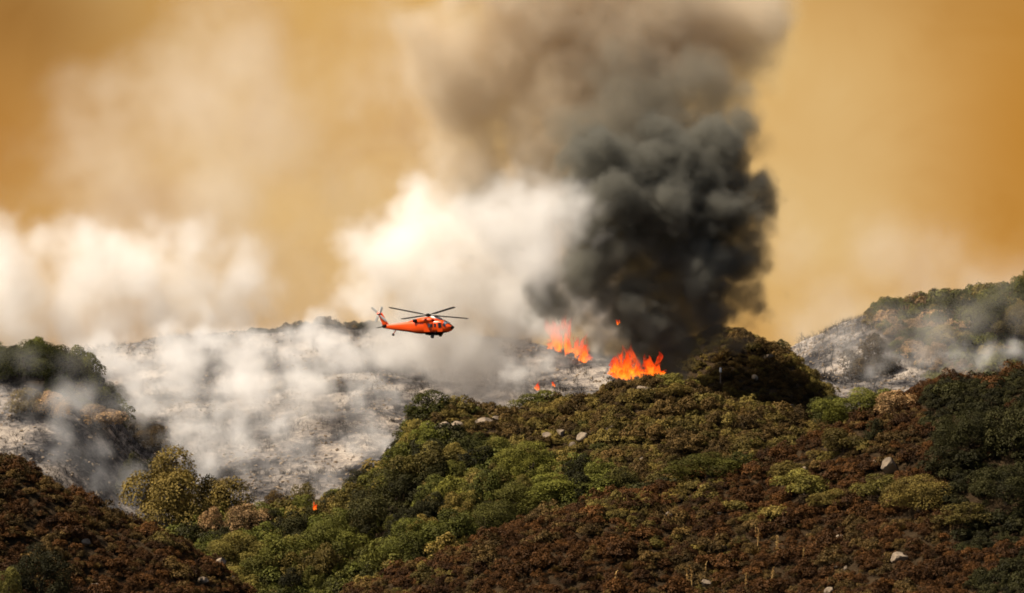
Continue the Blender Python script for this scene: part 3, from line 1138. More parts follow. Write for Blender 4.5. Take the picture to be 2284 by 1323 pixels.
def loft(sections, n=20, power=2.6, caps=True):
    """sections: (x, zbottom, ztop, halfwidth[, ycentre])"""
    V, Fc = [], []
    for s in sections:
        x, zb, zt, w = s[:4]
        yc = s[4] if len(s) > 4 else 0
        zc, h = (zb + zt) / 2, (zt - zb) / 2
        for k in range(n):
            a = 2 * math.pi * k / n
            c, d = math.cos(a), math.sin(a)
            V.append((x, yc + w * math.copysign(abs(c) ** (2 / power), c), zc + h * math.copysign(abs(d) ** (2 / power), d)))
    m = len(sections)
    for i in range(m - 1):
        for k in range(n):
            k2 = (k + 1) % n
            Fc.append((i * n + k, i * n + k2, (i + 1) * n + k2, (i + 1) * n + k))
    if caps:
        Fc.append(tuple(range(n)))
        Fc.append(tuple((m - 1) * n + k for k in reversed(range(n))))
    return V, Fc


def mesh_py(name, V, Fc, mat, smooth=True):
    me = bpy.data.meshes.new(name)
    me.from_pydata([tuple(v) for v in V], [], [tuple(f) for f in Fc])
    bm = bmesh.new()
    bm.from_mesh(me)
    bmesh.ops.recalc_face_normals(bm, faces=bm.faces)
    bm.to_mesh(me)
    bm.free()
    if smooth:
        me.polygons.foreach_set('use_smooth', np.ones(len(me.polygons), bool))
    me.materials.append(mat)
    return me


# slim post with a white head on the near crest
WHITE = plain('plain_white', (0.78, 0.77, 0.74), 0.4, var=0.04)
POSTGREY = plain('weathered_post', (0.17, 0.12, 0.08), 0.8, var=0.2)
pp = hit(1607, 872, 900, 1060)
ps = pp.y / F
post = bpy.data.objects.new('marker_post', None)
link(post)
post.location = pp
tag(post, 'slim brown post with a white head on the brushy slope', 'post')
v, f = tube_mesh([(Vector((0, 0, -.3)), Vector((0, 0, 42 * ps)), .11, .09)], 8)
obj('pole', mesh_np('pole', v, f, POSTGREY), post)
v, f = loft([(0, -.1, .1, .1), (.1, -.2, .2, .16), (.4, -.22, .22, .19), (.8, -.2, .2, .16), (.95, -.06, .06, .05)], 14, 2.2)
hd = obj('head', mesh_py('post_head', v, f, WHITE), post, (0, 0, 42 * ps - .1), (0, -math.pi / 2, 0))

# ------------------------------------------------------------------ helicopter
ORANGE = plain('orange_paint', (0.88, 0.078, 0.0), 0.4, coat=0.15, var=0.05)
BLACK = plain('black_paint', (0.006, 0.006, 0.007), 0.9, var=0.2, spec=0.08)
RUBBER = plain('rubber', (0.015, 0.015, 0.015), 0.8, var=0.2)
GLASS = plain('dark_glass', (0.02, 0.03, 0.04), 0.08, var=0.05, coat=1.0)
PALEGLASS = plain('glass_lit_tint', (0.30, 0.36, 0.42), 0.10, var=0.05, coat=1.0)  # lit look of the brighter panes painted in as a paler base colour
WHITEBLADE = plain('white_blade', (0.88, 0.88, 0.86), 0.35, var=0.02)
STEEL = plain('grey_metal', (0.10, 0.10, 0.10), 0.45, metal=0.6, var=0.1)


def heli_build():
    hub = W(955, 703, 925)
    H = bpy.data.objects.new('helicopter', None)
    link(H)
    H.location = hub
    yaw = math.radians(-30)
    H.rotation_euler = Euler((math.radians(9), math.radians(0.5), yaw), 'XYZ')
    tag(H, 'bright orange firefighting helicopter with black rotor flying before the smoke', 'helicopter')
    P = lambda name, V, Fc, mat, parent=H, smooth=True, **k: obj(name, mesh_py(name, V, Fc, mat, smooth), parent, **k)

    sec = [(4.72, -2.36, -2.10, .20), (4.55, -2.60, -1.92, .52), (4.2, -2.86, -1.70, .82), (3.8, -3.0, -1.50, .98), (3.35, -3.08, -1.12, 1.08), (2.9, -3.13, -0.90, 1.14), (2.3, -3.17, -.80, 1.17), (1.2, -3.2, -.76, 1.18),
           (0, -3.2, -.76, 1.18), (-1.4, -3.18, -.80, 1.18), (-2.4, -3.08, -.86, 1.10), (-3.2, -2.92, -.95, .92), (-4.2, -2.76, -1.08, .66), (-5.6, -2.58, -1.22, .48), (-7.2, -2.36, -1.36, .38), (-8.6, -2.12, -1.42, .30), (-9.15, -1.98, -1.46, .22)]
    V, Fc = loft(sec, 28, 3.0)
    fus = P('fuselage', V, Fc, ORANGE)
    # black belly shell, 12 mm proud of the lower skin
    n = 28
    V2, F2 = [], []
    ks = list(range(17, 26))
    rows = [s for s in sec if -8.0 < s[0] < 4.0]
    for s in rows:
        x, zb, zt, w = s
        zc, h = (zb + zt) / 2, (zt - zb) / 2
        for k in ks:
            a = 2 * math.pi * k / n
            c, d = math.cos(a), math.sin(a)
            V2.append((x, (w + .012) * math.copysign(abs(c) ** (2 / 3), c), zc + (h + .012) * math.copysign(abs(d) ** (2 / 3), d)))
    m = len(ks)
    for i in range(len(rows) - 1):
        for k in range(m - 1):
            F2.append((i * m + k, i * m + k + 1, (i + 1) * m + k + 1, (i + 1) * m + k))
    P('belly_panel', V2, F2, BLACK)
    V, Fc = loft([(4.95, -2.30, -2.14, .08), (4.86, -2.42, -2.05, .26), (4.66, -2.52, -1.98, .43), (4.5, -2.60, -1.95, .5)], 20, 2.4)
    P('nose_cap', V, Fc, BLACK)
    # engine deck and cowlings
    V, Fc = loft([(2.5, -.92, -.80, .45), (1.9, -.95, -.58, .72), (1.0, -.98, -.36, .86), (0.2, -.98, -.30, .9), (-1, -1.0, -.36, .88), (-2.2, -1.08, -.52, .74), (-3.2, -1.15, -.78, .5), (-4.2, -1.25, -1.08, .22)], 24, 2.8)
    P('engine_deck', V, Fc, ORANGE)
    V, Fc = loft([(2.7, -.86, -.74, .28), (2.2, -.86, -.44, .46), (1.5, -.8, -.22, .5), (.9, -.7, -.18, .42), (.6, -.6, -.22, .3)], 18, 2.4)
    P('pylon_fairing', V, Fc, WHITE)  # fairing coloured plain white all over
    for s in (-1, 1):
        V, Fc = loft([(1.35, -1.10, -.56, .26, s * .86), (1.1, -1.18, -.48, .34, s * .9), (-.2, -1.22, -.44, .37, s * .95), (-1.5, -1.2, -.48, .34, s * .95)], 18, 2.4)
        nac = P('engine_nacelle', V, Fc, ORANGE)
        V, Fc = loft([(1.52, -1.02, -.64, .18, s * .86), (1.30, -1.06, -.60, .22, s * .86)], 16, 2.0)
        P('intake', V, Fc, BLACK, nac)
        V, Fc = loft([(-1.42, -1.14, -.54, .29, s * .96), (-1.9, -1.16, -.54, .3, s * 1.02), (-2.35, -1.12, -.56, .27, s * 1.16)], 16, 2.2)
        P('exhaust_duct', V, Fc, BLACK, nac)
    # side glazing: starboard faces the camera, port mirrors it
    def panel(name, x0, x1, z0, z1, s, mat, parent=H, lift=.02):
        ys = []
        for x in (x0, x1):
            w = np.interp(x, [q[0] for q in sec[::-1]], [q[3] for q in sec[::-1]])
            ys.append(s * (w + lift))
        d = s * -.05
        r = .06
        V = []
        for off in (0, d):
            V += [(x0, ys[0] + off, z0 + r), (x0 + r, ys[0] + off, z0), (x1 - r, ys[1] + off, z0), (x1, ys[1] + off, z0 + r), (x1, ys[1] + off, z1 - r), (x1 - r, ys[1] + off, z1), (x0 + r, ys[0] + off, z1), (x0, ys[0] + off, z1 - r)]
        Fc = [tuple(range(8)), tuple(range(15, 7, -1))] + [(k, (k + 1) % 8, 8 + (k + 1) % 8, 8 + k) for k in range(8)]
        return P(name, V, Fc, mat, parent, smooth=False)
    for s in (-1, 1):
        dr = panel('cabin_door', -.35, 1.5, -2.75, -1.15, s, ORANGE, lift=.025)
        panel('window', .55, .95, -2.0, -1.38, s, PALEGLASS, dr, .05)
        panel('window', 1.02, 1.4, -2.0, -1.38, s, GLASS, dr, .05)
        panel('gunner_window', 1.72, 2.08, -2.0, -1.36, s, GLASS)
        cd = panel('cockpit_door', 2.35, 3.3, -2.8, -1.2, s, ORANGE, lift=.02)
        panel('window', 2.55, 3.1, -2.1, -1.25, s, GLASS, cd, .05)
    # windscreen panes follow the sloping nose
    for s in (-1, 1):
        V = [(3.38, s * .06, -1.08), (3.38, s * .78, -1.24), (3.80, s * .78, -1.58), (3.80, s * .06, -1.46)]
        V = [(x + .05, y, z + .05) for x, y, z in V] + [(x - .03, y, z - .03) for x, y, z in V]
        P('windscreen_pane', V, [(0, 1, 2, 3), (7, 6, 5, 4), (0, 1, 5, 4), (1, 2, 6, 5), (2, 3, 7, 6), (3, 0, 4, 7)], PALEGLASS, smooth=False)
        V = [(3.42, s * .86, -1.32), (3.42, s * 1.09, -1.75), (3.80, s * .99, -1.95), (3.80, s * .84, -1.62)]
        V = [(x + .03, y + s * .03, z + .02) for x, y, z in V] + [(x - .03, y - s * .03, z - .02) for x, y, z in V]
        P('quarter_window', V, [(0, 1, 2, 3), (7, 6, 5, 4), (0, 1, 5, 4), (1, 2, 6, 5), (2, 3, 7, 6), (3, 0, 4, 7)], GLASS, smooth=False)
    # fin and tail
    def fin_sec(t):
        x = -8.55 + t * (-9.75 + 8.55)
        return x, -1.75 + t * 2.55, 1.35 - t * .5, .17 - t * .07
    V, Fc = [], []
    nf = 16
    for t in np.linspace(0, 1, 6):
        x, z, ch, th = fin_sec(t)
        for k in range(nf):
            a = 2 * math.pi * k / nf
            V.append((x + math.cos(a) * ch * .5, math.sin(a) * th, z))
    for i in range(5):
        for k in range(nf):
            Fc.append((i * nf + k, i * nf + (k + 1) % nf, (i + 1) * nf + (k + 1) % nf, (i + 1) * nf + k))
    Fc += [tuple(range(nf)), tuple(5 * nf + k for k in reversed(range(nf)))]
    fin = P('tail_fin', V, Fc, ORANGE)
    V, Fc = loft([(-8.35, -1.95, -1.38, .33), (-8.75, -2.05, -1.42, .35), (-9.2, -2.0, -1.48, .27), (-9.35, -1.9, -1.55, .16)], 20, 2.6)
    P('tail_cone', V, Fc, BLACK)
    # stabilator
    V = []
    for s, ch in ((-2.2, .75), (-.2, 1.05), (.2, 1.05), (2.2, .75)):
        for dx, dz in ((.5, 0), (.2, .07), (-.5, .01), (.2, -.05)):
            V.append((-9.1 + dx * ch, s, -1.78 + dz))
    Fc = []
    for i in range(3):
        for k in range(4):
            Fc.append((i * 4 + k, i * 4 + (k + 1) % 4, (i + 1) * 4 + (k + 1) % 4, (i + 1) * 4 + k))
    Fc += [(0, 1, 2, 3), (15, 14, 13, 12)]
    P('stabilator', V, Fc, BLACK, smooth=False)
    # main rotor: disc tipped forward, blades coned up
    MR = bpy.data.objects.new('main_rotor', None)
    link(MR, H)
    MR.rotation_euler = (math.radians(1.5), math.radians(8.0), math.radians(-2))
    V, Fc = [], []
    bl = [(.55, .12, .10), (1.1, .3, .16), (1.6, .8, .22), (4, .8, .22), (7.6, .8, .2), (7.95, .68, .18), (8.18, .42, .12)]
    for r, ch, th in bl:
        z = math.tan(math.radians(2.6)) * r - 0.0025 * (8.18 - r) * r * .2
        sw = -.12 * max(0, r - 7.6) / .58
        for dx, dz in ((.30, 0), (.08, .5), (-.70, 0), (.08, -.4)):
            V.append((r, dx * ch + sw, z + dz * th))
    for i in range(len(bl) - 1):
        for k in range(4):
            Fc.append((i * 4 + k, i * 4 + (k + 1) % 4, (i + 1) * 4 + (k + 1) % 4, (i + 1) * 4 + k))
    e = (len(bl) - 1) * 4
    Fc += [(0, 1, 2, 3), (e + 3, e + 2, e + 1, e)]
    bme = mesh_py('rotor_blade', V, Fc, BLACK, False)
    for k in range(4):
        obj('rotor_blade', bme, MR, rot=(0, 0, k * math.pi / 2))
    hv, hf = loft([(-.16, -.42, .42, .42), (-.08, -.52, .52, .52), (.08, -.5, .5, .5), (.2, -.28, .28, .28), (.28, -.12, .12, .12)], 18, 2.0)
    obj('rotor_hub', mesh_py('rotor_hub', hv, hf, BLACK), MR, rot=(0, -math.pi / 2, 0))
    v, f = tube_mesh([(Vector((0, 0, -.75)), Vector((0, 0, -.1)), .17, .14)], 14)
    obj('mast', mesh_np('mast', v, f, STEEL), H)
    for k in range(4):
        a = k * math.pi / 2 + .5
        v, f = tube_mesh([(Vector((.3 * math.cos(a), .3 * math.sin(a), -.6)), Vector((.36 * math.cos(a), .36 * math.sin(a), -.05)), .03, .03)], 6)
        obj('pitch_link', mesh_np('pitch_link', v, f, STEEL), H)
    # tail rotor on the starboard face of the fin, canted
    TR = bpy.data.objects.new('tail_rotor', None)
    link(TR, H)
    TR.location = (-9.62, -.42, .42)
    TR.rotation_euler = (math.radians(20), math.radians(38), 0)
    V, Fc = [], []
    tb = [(.12, .10, .06), (.4, .16, .06), (.6, .52, .07), (1.5, .52, .06), (1.86, .42, .05)]
    for r, ch, th in tb:
        for dx, dz in ((.3, 0), (.05, .5), (-.7, 0), (.05, -.5)):
            V.append((r, dz * th * 1.0, dx * ch))
    for i in range(len(tb) - 1):
        for k in range(4):
            Fc.append((i * 4 + k, i * 4 + (k + 1) % 4, (i + 1) * 4 + (k + 1) % 4, (i + 1) * 4 + k))
    e = (len(tb) - 1) * 4
    Fc += [(0, 1, 2, 3), (e + 3, e + 2, e + 1, e)]
    tme = mesh_py('tail_blade', V, Fc, WHITEBLADE, False)
    for k in range(4):
        obj('rotor_blade', tme, TR, rot=(0, k * math.pi / 2, 0))
    v, f = tube_mesh([(Vector((0, -.12, 0)), Vector((0, .42, 0)), .14, .11)], 12)
    obj('rotor_hub', mesh_np('tail_hub', v, f, BLACK), TR)
    # gearbox fairing on the fin tip
    V, Fc = loft([(-9.3, .30, .55, .10), (-9.6, .2, .68, .2), (-10.0, .24, .66, .2), (-10.3, .36, .58, .1)], 14, 2.2)
    P('gearbox_fairing', V, Fc, ORANGE, fin)

    def wheel(name, c, r, w, parent):
        V, Fc = [], []
        prof = [(-w / 2, r * .55), (-w / 2, r * .85), (-w * .3, r), (w * .3, r), (w / 2, r * .85), (w / 2, r * .55)]
        ns = 20
        for yy, rr in prof:
            for k in range(ns):
                a = 2 * math.pi * k / ns
                V.append((math.cos(a) * rr, yy, math.sin(a) * rr))
        for i in range(len(prof) - 1):
            for k in range(ns):
                Fc.append((i * ns + k, i * ns + (k + 1) % ns, (i + 1) * ns + (k + 1) % ns, (i + 1) * ns + k))
        t = obj('tyre', mesh_py('tyre', V, Fc, RUBBER), parent, c)
        V, Fc = loft([(-w * .42, -r * .56, r * .56, r * .56), (w * .42, -r * .56, r * .56, r * .56)], 18, 2.0)
        obj('wheel_rim', mesh_py('wheel_rim', V, Fc, STEEL), parent, c, rot=(0, 0, math.pi / 2))
    for s in (-1, 1):
        g = bpy.data.objects.new('main_gear', None)
        link(g, H)
        wc = Vector((1.35, s * 1.38, -3.55))
        v, f = tube_mesh([(Vector((2.1, s * 1.05, -2.75)), Vector((1.45, s * 1.2, -3.45)), .09, .08), (Vector((.9, s * 1.1, -2.3)), Vector((1.38, s * 1.2, -3.5)), .1, .07), (Vector((1.35, s * 1.15, -3.53)), wc, .07, .07)], 10)
        obj('strut', mesh_np('gear_strut', v, f, BLACK), g)
        wheel('wheel', wc, .34, .24, g)
    g = bpy.data.objects.new('tail_gear', None)
    link(g, H)
    v, f = tube_mesh([(Vector((-6.75, 0, -2.45)), Vector((-7.25, 0, -3.12)), .10, .07), (Vector((-7.25, .0, -3.12)), Vector((-7.3, .12, -3.2)), .05, .05)], 10)
    obj('strut', mesh_np('tail_strut', v, f, ORANGE), g)
    wheel('wheel', Vector((-7.3, 0, -3.2)), .24, .16, g)
    # small fittings
    v, f = tube_mesh([(Vector((4.6, 0, -1.95)), Vector((4.9, 0, -1.85)), .025, .015)], 6)
    obj('probe', mesh_np('probe', v, f, STEEL), H)
    v, f = tube_mesh([(Vector((-3.5, -.1, -.98)), Vector((-3.6, -.1, -.55)), .02, .01)], 6)
    obj('antenna', mesh_np('antenna', v, f, BLACK), H)
    V, Fc = loft([(2.6, -3.42, -3.1, .3), (2.2, -3.5, -3.1, .55), (.2, -3.5, -3.1, .6), (-.6, -3.4, -3.1, .4)], 16, 3)
    P('water_tank', V, Fc, BLACK)


heli_build()


# ------------------------------------------------------------------ flames
def flame_material():
    t = NT('flame')
    h = t.attr('h')
    v = t.attr('v')
    k = t.math('ADD', t.math('MULTIPLY', h, 0.85), t.math('MULTIPLY', v, 0.35))
    col = t.ramp(k, [(0.05, (1.0, 0.26, 0.02)), (0.30, (1.0, 0.17, 0.01)), (0.6, (0.92, 0.075, 0.006)), (1.0, (0.70, 0.035, 0.006))])
    nz = t.noise(3.2, 3, 0.6)
    em = t.N.new('ShaderNodeEmission')
    t.L.new(col, em.inputs[0])
    t.L.new(t.math('MULTIPLY', t.rng(h, 0, 1, 1.5, 0.45), t.rng(nz, 0.3, 0.7, 0.55, 1.35)), em.inputs[1])
    tr = t.N.new('ShaderNodeBsdfTransparent')
    mx = t.N.new('ShaderNodeMixShader')
    fac = t.math('MULTIPLY', t.math('MULTIPLY', t.rng(h, 0.3, 1.0, 0.85, 0.15), t.rng(h, 0.0, 0.15, 0.1, 1.0)), t.rng(nz, 0.40, 0.6, 0.04, 1.0), clamp=True)
    t.L.new(fac, mx.inputs[0])
    t.L.new(tr.outputs[0], mx.inputs[1])
    t.L.new(em.outputs[0], mx.inputs[2])
    t.L.new(mx.outputs[0], t.out.inputs['Surface'])
    return t.m


FLAME = flame_material()


def tongue_mesh(seed):
    rng = np.random.default_rng(seed)
    rings, sides = 16, 9
    V, h, val = [], [], []
    ph = rng.uniform(0, 6.28, 6)
    lean = rng.normal(0, .28)
    vv = rng.uniform(0, 1)
    for i in range(rings + 1):
        t = i / rings
        r = .25 * (0.6 + 1.5 * t) * (1 - t) ** 0.9 * (1 + .35 * math.sin(9 * t + ph[4]))
        cx = lean * t + .18 * t * math.sin(5.5 * t + ph[0]) + .08 * t * math.sin(13 * t + ph[1])
        cyy = .10 * t * math.sin(5 * t + ph[2])
        for s in range(sides):
            a = 2 * math.pi * s / sides
            rr = r * (1 + .5 * math.sin(3 * a + 9 * t + ph[3]) * (0.3 + t)) + .002
            V.append((cx + rr * math.cos(a + t), cyy + rr * math.sin(a + t), t))
            h.append(t)
            val.append(vv)
    Fc = [(i * sides + s, i * sides + (s + 1) % sides, (i + 1) * sides + (s + 1) % sides, (i + 1) * sides + s) for i in range(rings) for s in range(sides)]
    return mesh_np('flame_tongue', V, Fc, FLAME, {'h': h, 'v': val}, smooth=True)


tongues = [tongue_mesh(900 + k) for k in range(9)]


def fire(px, py, Y, specs, label, group=None):
    """specs: (column, row of the tongue's foot, height in photo pixels, width in photo pixels)"""
    root = bpy.data.objects.new('flames', None)
    link(root)
    root.location = W(px, py, Y)
    tag(root, label, 'fire', group)
    for (a, b, hp, wp) in specs:
        s = Y / F
        p = W(a, b, Y) - root.location
        p.y += RNG.uniform(-2.5, 2.5)
        obj('flame_tongue', tongues[RNG.integers(0, 9)], root, p, (0, RNG.uniform(-.2, .2), RNG.uniform(0, 6.28)), (wp * s * 2.2, wp * s * 2.2, hp * s))
    return root


def outline(xs, tops, foot, n, wr, rng, jit=10):
    out = []
    for k in range(n):
        x = rng.uniform(xs[0], xs[-1])
        top = np.interp(x, xs, tops)
        ft = np.interp(x, [xs[0], xs[-1]], foot) + rng.uniform(-14, 9)
        hh = (ft - top) * rng.choice([rng.uniform(0.25, 0.6), rng.uniform(0.7, 1.15)])
        out.append((x, ft, max(10, hh), rng.uniform(*wr)))
    return out


frng = np.random.default_rng(77)
fire(1420, 850, 974, outline([1362, 1375, 1390, 1405, 1425, 1440, 1452, 1465, 1478], [815, 775, 765, 758, 800, 812, 790, 785, 830], (838, 848), 64, (7, 15), frng), 'tall bright orange flames roaring on the crest under black smoke')
FL2 = hit(1265, 800, 1050, 1165).y - 2
fire(1265, 790, FL2, outline([1222, 1235, 1250, 1262, 1275, 1290, 1305, 1318], [735, 705, 690, 685, 720, 745, 765, 785], (770, 812), 46, (6, 13), frng), 'red flames blurred behind grey smoke on the burnt slope')
fire(1379, 722, 976, [(1378, 724, 15, 3), (1381, 722, 9, 3), (1377, 722, 9, 2.5)], 'detached lick of flame floating in the black smoke')
fire(1198, 868, 985, [(1197, 870, 22, 6), (1200, 870, 16, 6), (1194, 870, 14, 5)], 'tiny flame at the edge of the burnt slope')
fire(703, 1142, 925, [(703, 1138, 22, 4), (700, 1138, 14, 4), (706, 1138, 15, 4)], 'small orange flame between oaks below the ash slope')
fire(1235, 872, 990, [(1233, 862, 12, 5), (1238, 862, 10, 5)], 'faint orange flicker in ashy stubble')


# ------------------------------------------------------------------ smoke
SR = np.random.default_rng(2024)


def noise3(shape, cell):
    """gradient noise on a grid, about 0..1, built axis by axis"""
    m = [int(s / cell) + 3 for s in shape]
    off = SR.random(3)
    ax = []
    for k in range(3):
        t = np.arange(shape[k]) / cell + off[k]
        i = np.floor(t).astype(int)
        f = (t - i).astype(np.float32)
        w = f * f * f * (f * (f * 6 - 15) + 10)
        ax.append((i, f.reshape([-1 if q == k else 1 for q in range(3)]), w.reshape([-1 if q == k else 1 for q in range(3)])))
    tot = 0
    for g in range(3):
        a = SR.uniform(-1, 1, m).astype(np.float32)
        for k in range(3):
            i, f, w = ax[k]
            lo_, hi_ = np.take(a, i, k), np.take(a, i + 1, k)
            a = lo_ * ((1 - w) * f) + hi_ * (w * (f - 1)) if k == g else lo_ * (1 - w) + hi_ * w
        tot = tot + a
    return 0.5 + 0.75 * tot


def fbm3(shape, cell, octs=4, gain=.5, billow=False):
    s, amp, tot = 0, 1.0, 0
    for o in range(octs):
        if cell < 1.6:
            break
        q = noise3(shape, cell)
        if billow:
            q = np.abs(2 * q - 1) * 1.5
        s = s + amp * q
        tot += amp
        amp *= gain
        cell /= 2.03
    return s / tot


def volume_nodes(name, lo, hi, res, mat):
    ng = bpy.data.node_groups.new(name, 'GeometryNodeTree')
    ng.interface.new_socket('Geometry', in_out='INPUT', socket_type='NodeSocketGeometry')
    ng.interface.new_socket('Geometry', in_out='OUTPUT', socket_type='NodeSocketGeometry')
    N, L = ng.nodes, ng.links
    gi, go = N.new('NodeGroupInput'), N.new('NodeGroupOutput')
    vc = N.new('GeometryNodeVolumeCube')
    vc.inputs['Min'].default_value = lo
    vc.inputs['Max'].default_value = hi
    for k, a in enumerate('XYZ'):
        vc.inputs['Resolution ' + a].default_value = res[k]
    pos = N.new('GeometryNodeInputPosition')

    def vm(op, a, b):
        n = N.new('ShaderNodeVectorMath')
        n.operation = op
        L.new(a, n.inputs[0])
        n.inputs[1].default_value = b
        return n.outputs['Value'] if op == 'DOT_PRODUCT' else n.outputs['Vector']
    step = [(hi[k] - lo[k]) / (res[k] - 1) for k in range(3)]
    q = vm('SUBTRACT', pos.outputs[0], lo)
    q = vm('DIVIDE', q, step)
    q = vm('ADD', q, (.5, .5, .5))
    fl = N.new('ShaderNodeVectorMath')
    fl.operation = 'FLOOR'
    L.new(q, fl.inputs[0])
    idx = vm('DOT_PRODUCT', fl.outputs[0], (res[1] * res[2], res[2], 1))
    na = N.new('GeometryNodeInputNamedAttribute')
    na.data_type = 'FLOAT'
    na.inputs['Name'].default_value = 'd'
    si = N.new('GeometryNodeSampleIndex')
    si.data_type = 'FLOAT'
    si.domain = 'POINT'
    si.clamp = True
    L.new(gi.outputs[0], si.inputs['Geometry'])
    L.new([s for s in na.outputs if s.enabled and s.name == 'Attribute'][0], si.inputs['Value'])
    L.new(idx, si.inputs['Index'])
    L.new(si.outputs[0], vc.inputs['Density'])
    sm = N.new('GeometryNodeSetMaterial')
    sm.inputs['Material'].default_value = mat
    L.new(vc.outputs[0], sm.inputs[0])
    L.new(sm.outputs[0], go.inputs[0])
    return ng


def smoke_mat(name, col, dens, aniso=0.0):
    m = bpy.data.materials.new(name)
    m.use_nodes = True
    N = m.node_tree.nodes
    N.clear()
    out = N.new('ShaderNodeOutputMaterial')
    pv = N.new('ShaderNodeVolumePrincipled')
    pv.inputs['Color'].default_value = (*col, 1)
    pv.inputs['Density'].default_value = dens
    pv.inputs['Anisotropy'].default_value = aniso
    m.node_tree.links.new(pv.outputs[0], out.inputs['Volume'])
    return m


def smoke(name, label, Y, puffs, vox, edge, amp, col, dens, cell=8.0, kids=10, kid=(.25, .5), depth=0.8, squash=1.0, octs=5, billow=False, gain=.55, wisp=0.0, aniso=0.0, bias=0.0, seed=0):
    """puffs: (column, row, radius in photo px[, extra distance]); smaller puffs grow on each one's surface"""
    global SR
    SR = np.random.default_rng(zlib.crc32(name.encode()) + seed)
    P = []
    for q in puffs:
        px, py, r = q[:3]
        yy = Y + (q[3] if len(q) > 3 else 0)
        s = yy / F
        c = np.array(W(px, py, yy))
        R = r * s
        c[1] += SR.uniform(-.25, .25) * R * depth
        P.append((c, R * .78))
        for k in range(kids):
            v = SR.normal(size=3)
            v /= np.linalg.norm(v)
            v[1] *= depth
            rr = R * SR.uniform(*kid)
            P.append((c + v * (R - rr * .55), rr))
    C = np.array([p[0] for p in P])
    Rr = np.array([p[1] for p in P])
    pad = amp * .5 + 1 + bias
    lo = (C - Rr[:, None]).min(0) - pad
    hi = (C + Rr[:, None]).max(0) + pad
    # nothing above the frame is needed beyond a margin
    top = (HR + 160) / F * Y
    hi[2] = min(hi[2], top)
    lo[0] = max(lo[0], (-220 - CX) / F * Y)
    hi[0] = min(hi[0], (2500 - CX) / F * Y)
    res = [max(4, int((hi[k] - lo[k]) / vox) + 1) for k in range(3)]
    hi = lo + (np.array(res) - 1) * vox
    dist = np.full(res, -pad * 1.5, np.float32)
    ax = [np.linspace(lo[k], hi[k], res[k]).astype(np.float32) for k in range(3)]
    for c, r in P:
        sl = []
        for k in range(3):
            a = int(max(0, (c[k] - r - pad - lo[k]) / vox))
            b = int(min(res[k], (c[k] + r + pad - lo[k]) / vox + 2))
            sl.append(slice(a, max(a, b)))
        if any(q.stop <= q.start for q in sl):
            continue
        dd = r - np.sqrt((ax[0][sl[0]][:, None, None] - c[0]) ** 2 + (ax[1][sl[1]][None, :, None] - c[1]) ** 2 + (ax[2][sl[2]][None, None, :] - c[2]) ** 2)
        v = dist[sl[0], sl[1], sl[2]]
        np.maximum(v, dd, out=v)
    nz = fbm3(res, cell / vox, octs, gain, billow)
    nz = nz - nz.mean()
    q = dist + nz * amp * 2 + bias
    den = np.clip(q / edge, 0, 1)
    den = den * den * (3 - 2 * den)
    if wisp > 0:
        w = fbm3(res, cell * 0.8 / vox, octs, .6)
        den *= np.clip((w - (.5 - .5 * (1 - wisp)) ) / .25, 0, 1) * wisp + (1 - wisp)
    for k in range(3):
        sh = [1, 1, 1]
        sh[k] = -1
        e = np.minimum(np.arange(res[k]), np.arange(res[k])[::-1]).reshape(sh)
        den = den * np.clip(e / 5.0, 0, 1)
    den[den < 0.004] = 0
    mat = smoke_mat(name, col, dens, aniso)
    me = bpy.data.meshes.new(name)
    me.vertices.add(den.size)
    a = me.attributes.new('d', 'FLOAT', 'POINT')
    a.data.foreach_set('value', np.ascontiguousarray(den, dtype=np.float32).ravel())
    me.materials.append(mat)
    o = obj(name, me)
    md = o.modifiers.new('smoke', 'NODES')
    md.node_group = volume_nodes(name, tuple(float(x) for x in lo), tuple(float(x) for x in hi), res, mat)
    tag(o, label, 'smoke', kind='stuff')
    print(name, res, den.size)
    return o


CREAM = (.985, .975, .955)
smoke('black_smoke', 'dense black smoke billowing up from the crest fire', 990,
      [(1450, 808, 34), (1480, 772, 54), (1515, 730, 74), (1575, 690, 78), (1635, 680, 52), (1690, 690, 32), (1545, 600, 105), (1630, 570, 80), (1500, 540, 115), (1590, 490, 115), (1635, 430, 80), (1470, 450, 140),
       (1560, 380, 110), (1390, 420, 110), (1350, 490, 100), (1340, 390, 80), (1330, 560, 70), (1365, 570, 70), (1345, 640, 60), (1395, 690, 68), (1435, 740, 58), (1492, 805, 34), (1512, 828, 28), (1466, 775, 42), (1280, 640, 50), (1230, 620, 38), (1240, 670, 36), (1425, 630, 85), (1410, 560, 90), (1310, 450, 55), (1450, 680, 70), (1500, 650, 80)],
      .45, 4.2, 4.6, (.25, .245, .21), .45, cell=10.0, kids=8, kid=(.3, .55), depth=.75, octs=6, billow=True, gain=.58, bias=2.2)
smoke('dark_smoke', 'dark smoke thinning to brown above the black billows', 1000,
      [(1440, 330, 150), (1540, 300, 110), (1590, 230, 80), (1480, 230, 115), (1370, 320, 115), (1320, 400, 90), (1400, 200, 90), (1560, 180, 65), (1620, 330, 70), (1110, 400, 50), (1180, 410, 55), (1060, 440, 40), (1230, 400, 55)],
      .6, 8.0, 7.0, (.33, .30, .24), .24, cell=11, kids=12, kid=(.2, .5), depth=.7, octs=6, gain=.62, bias=2.5)
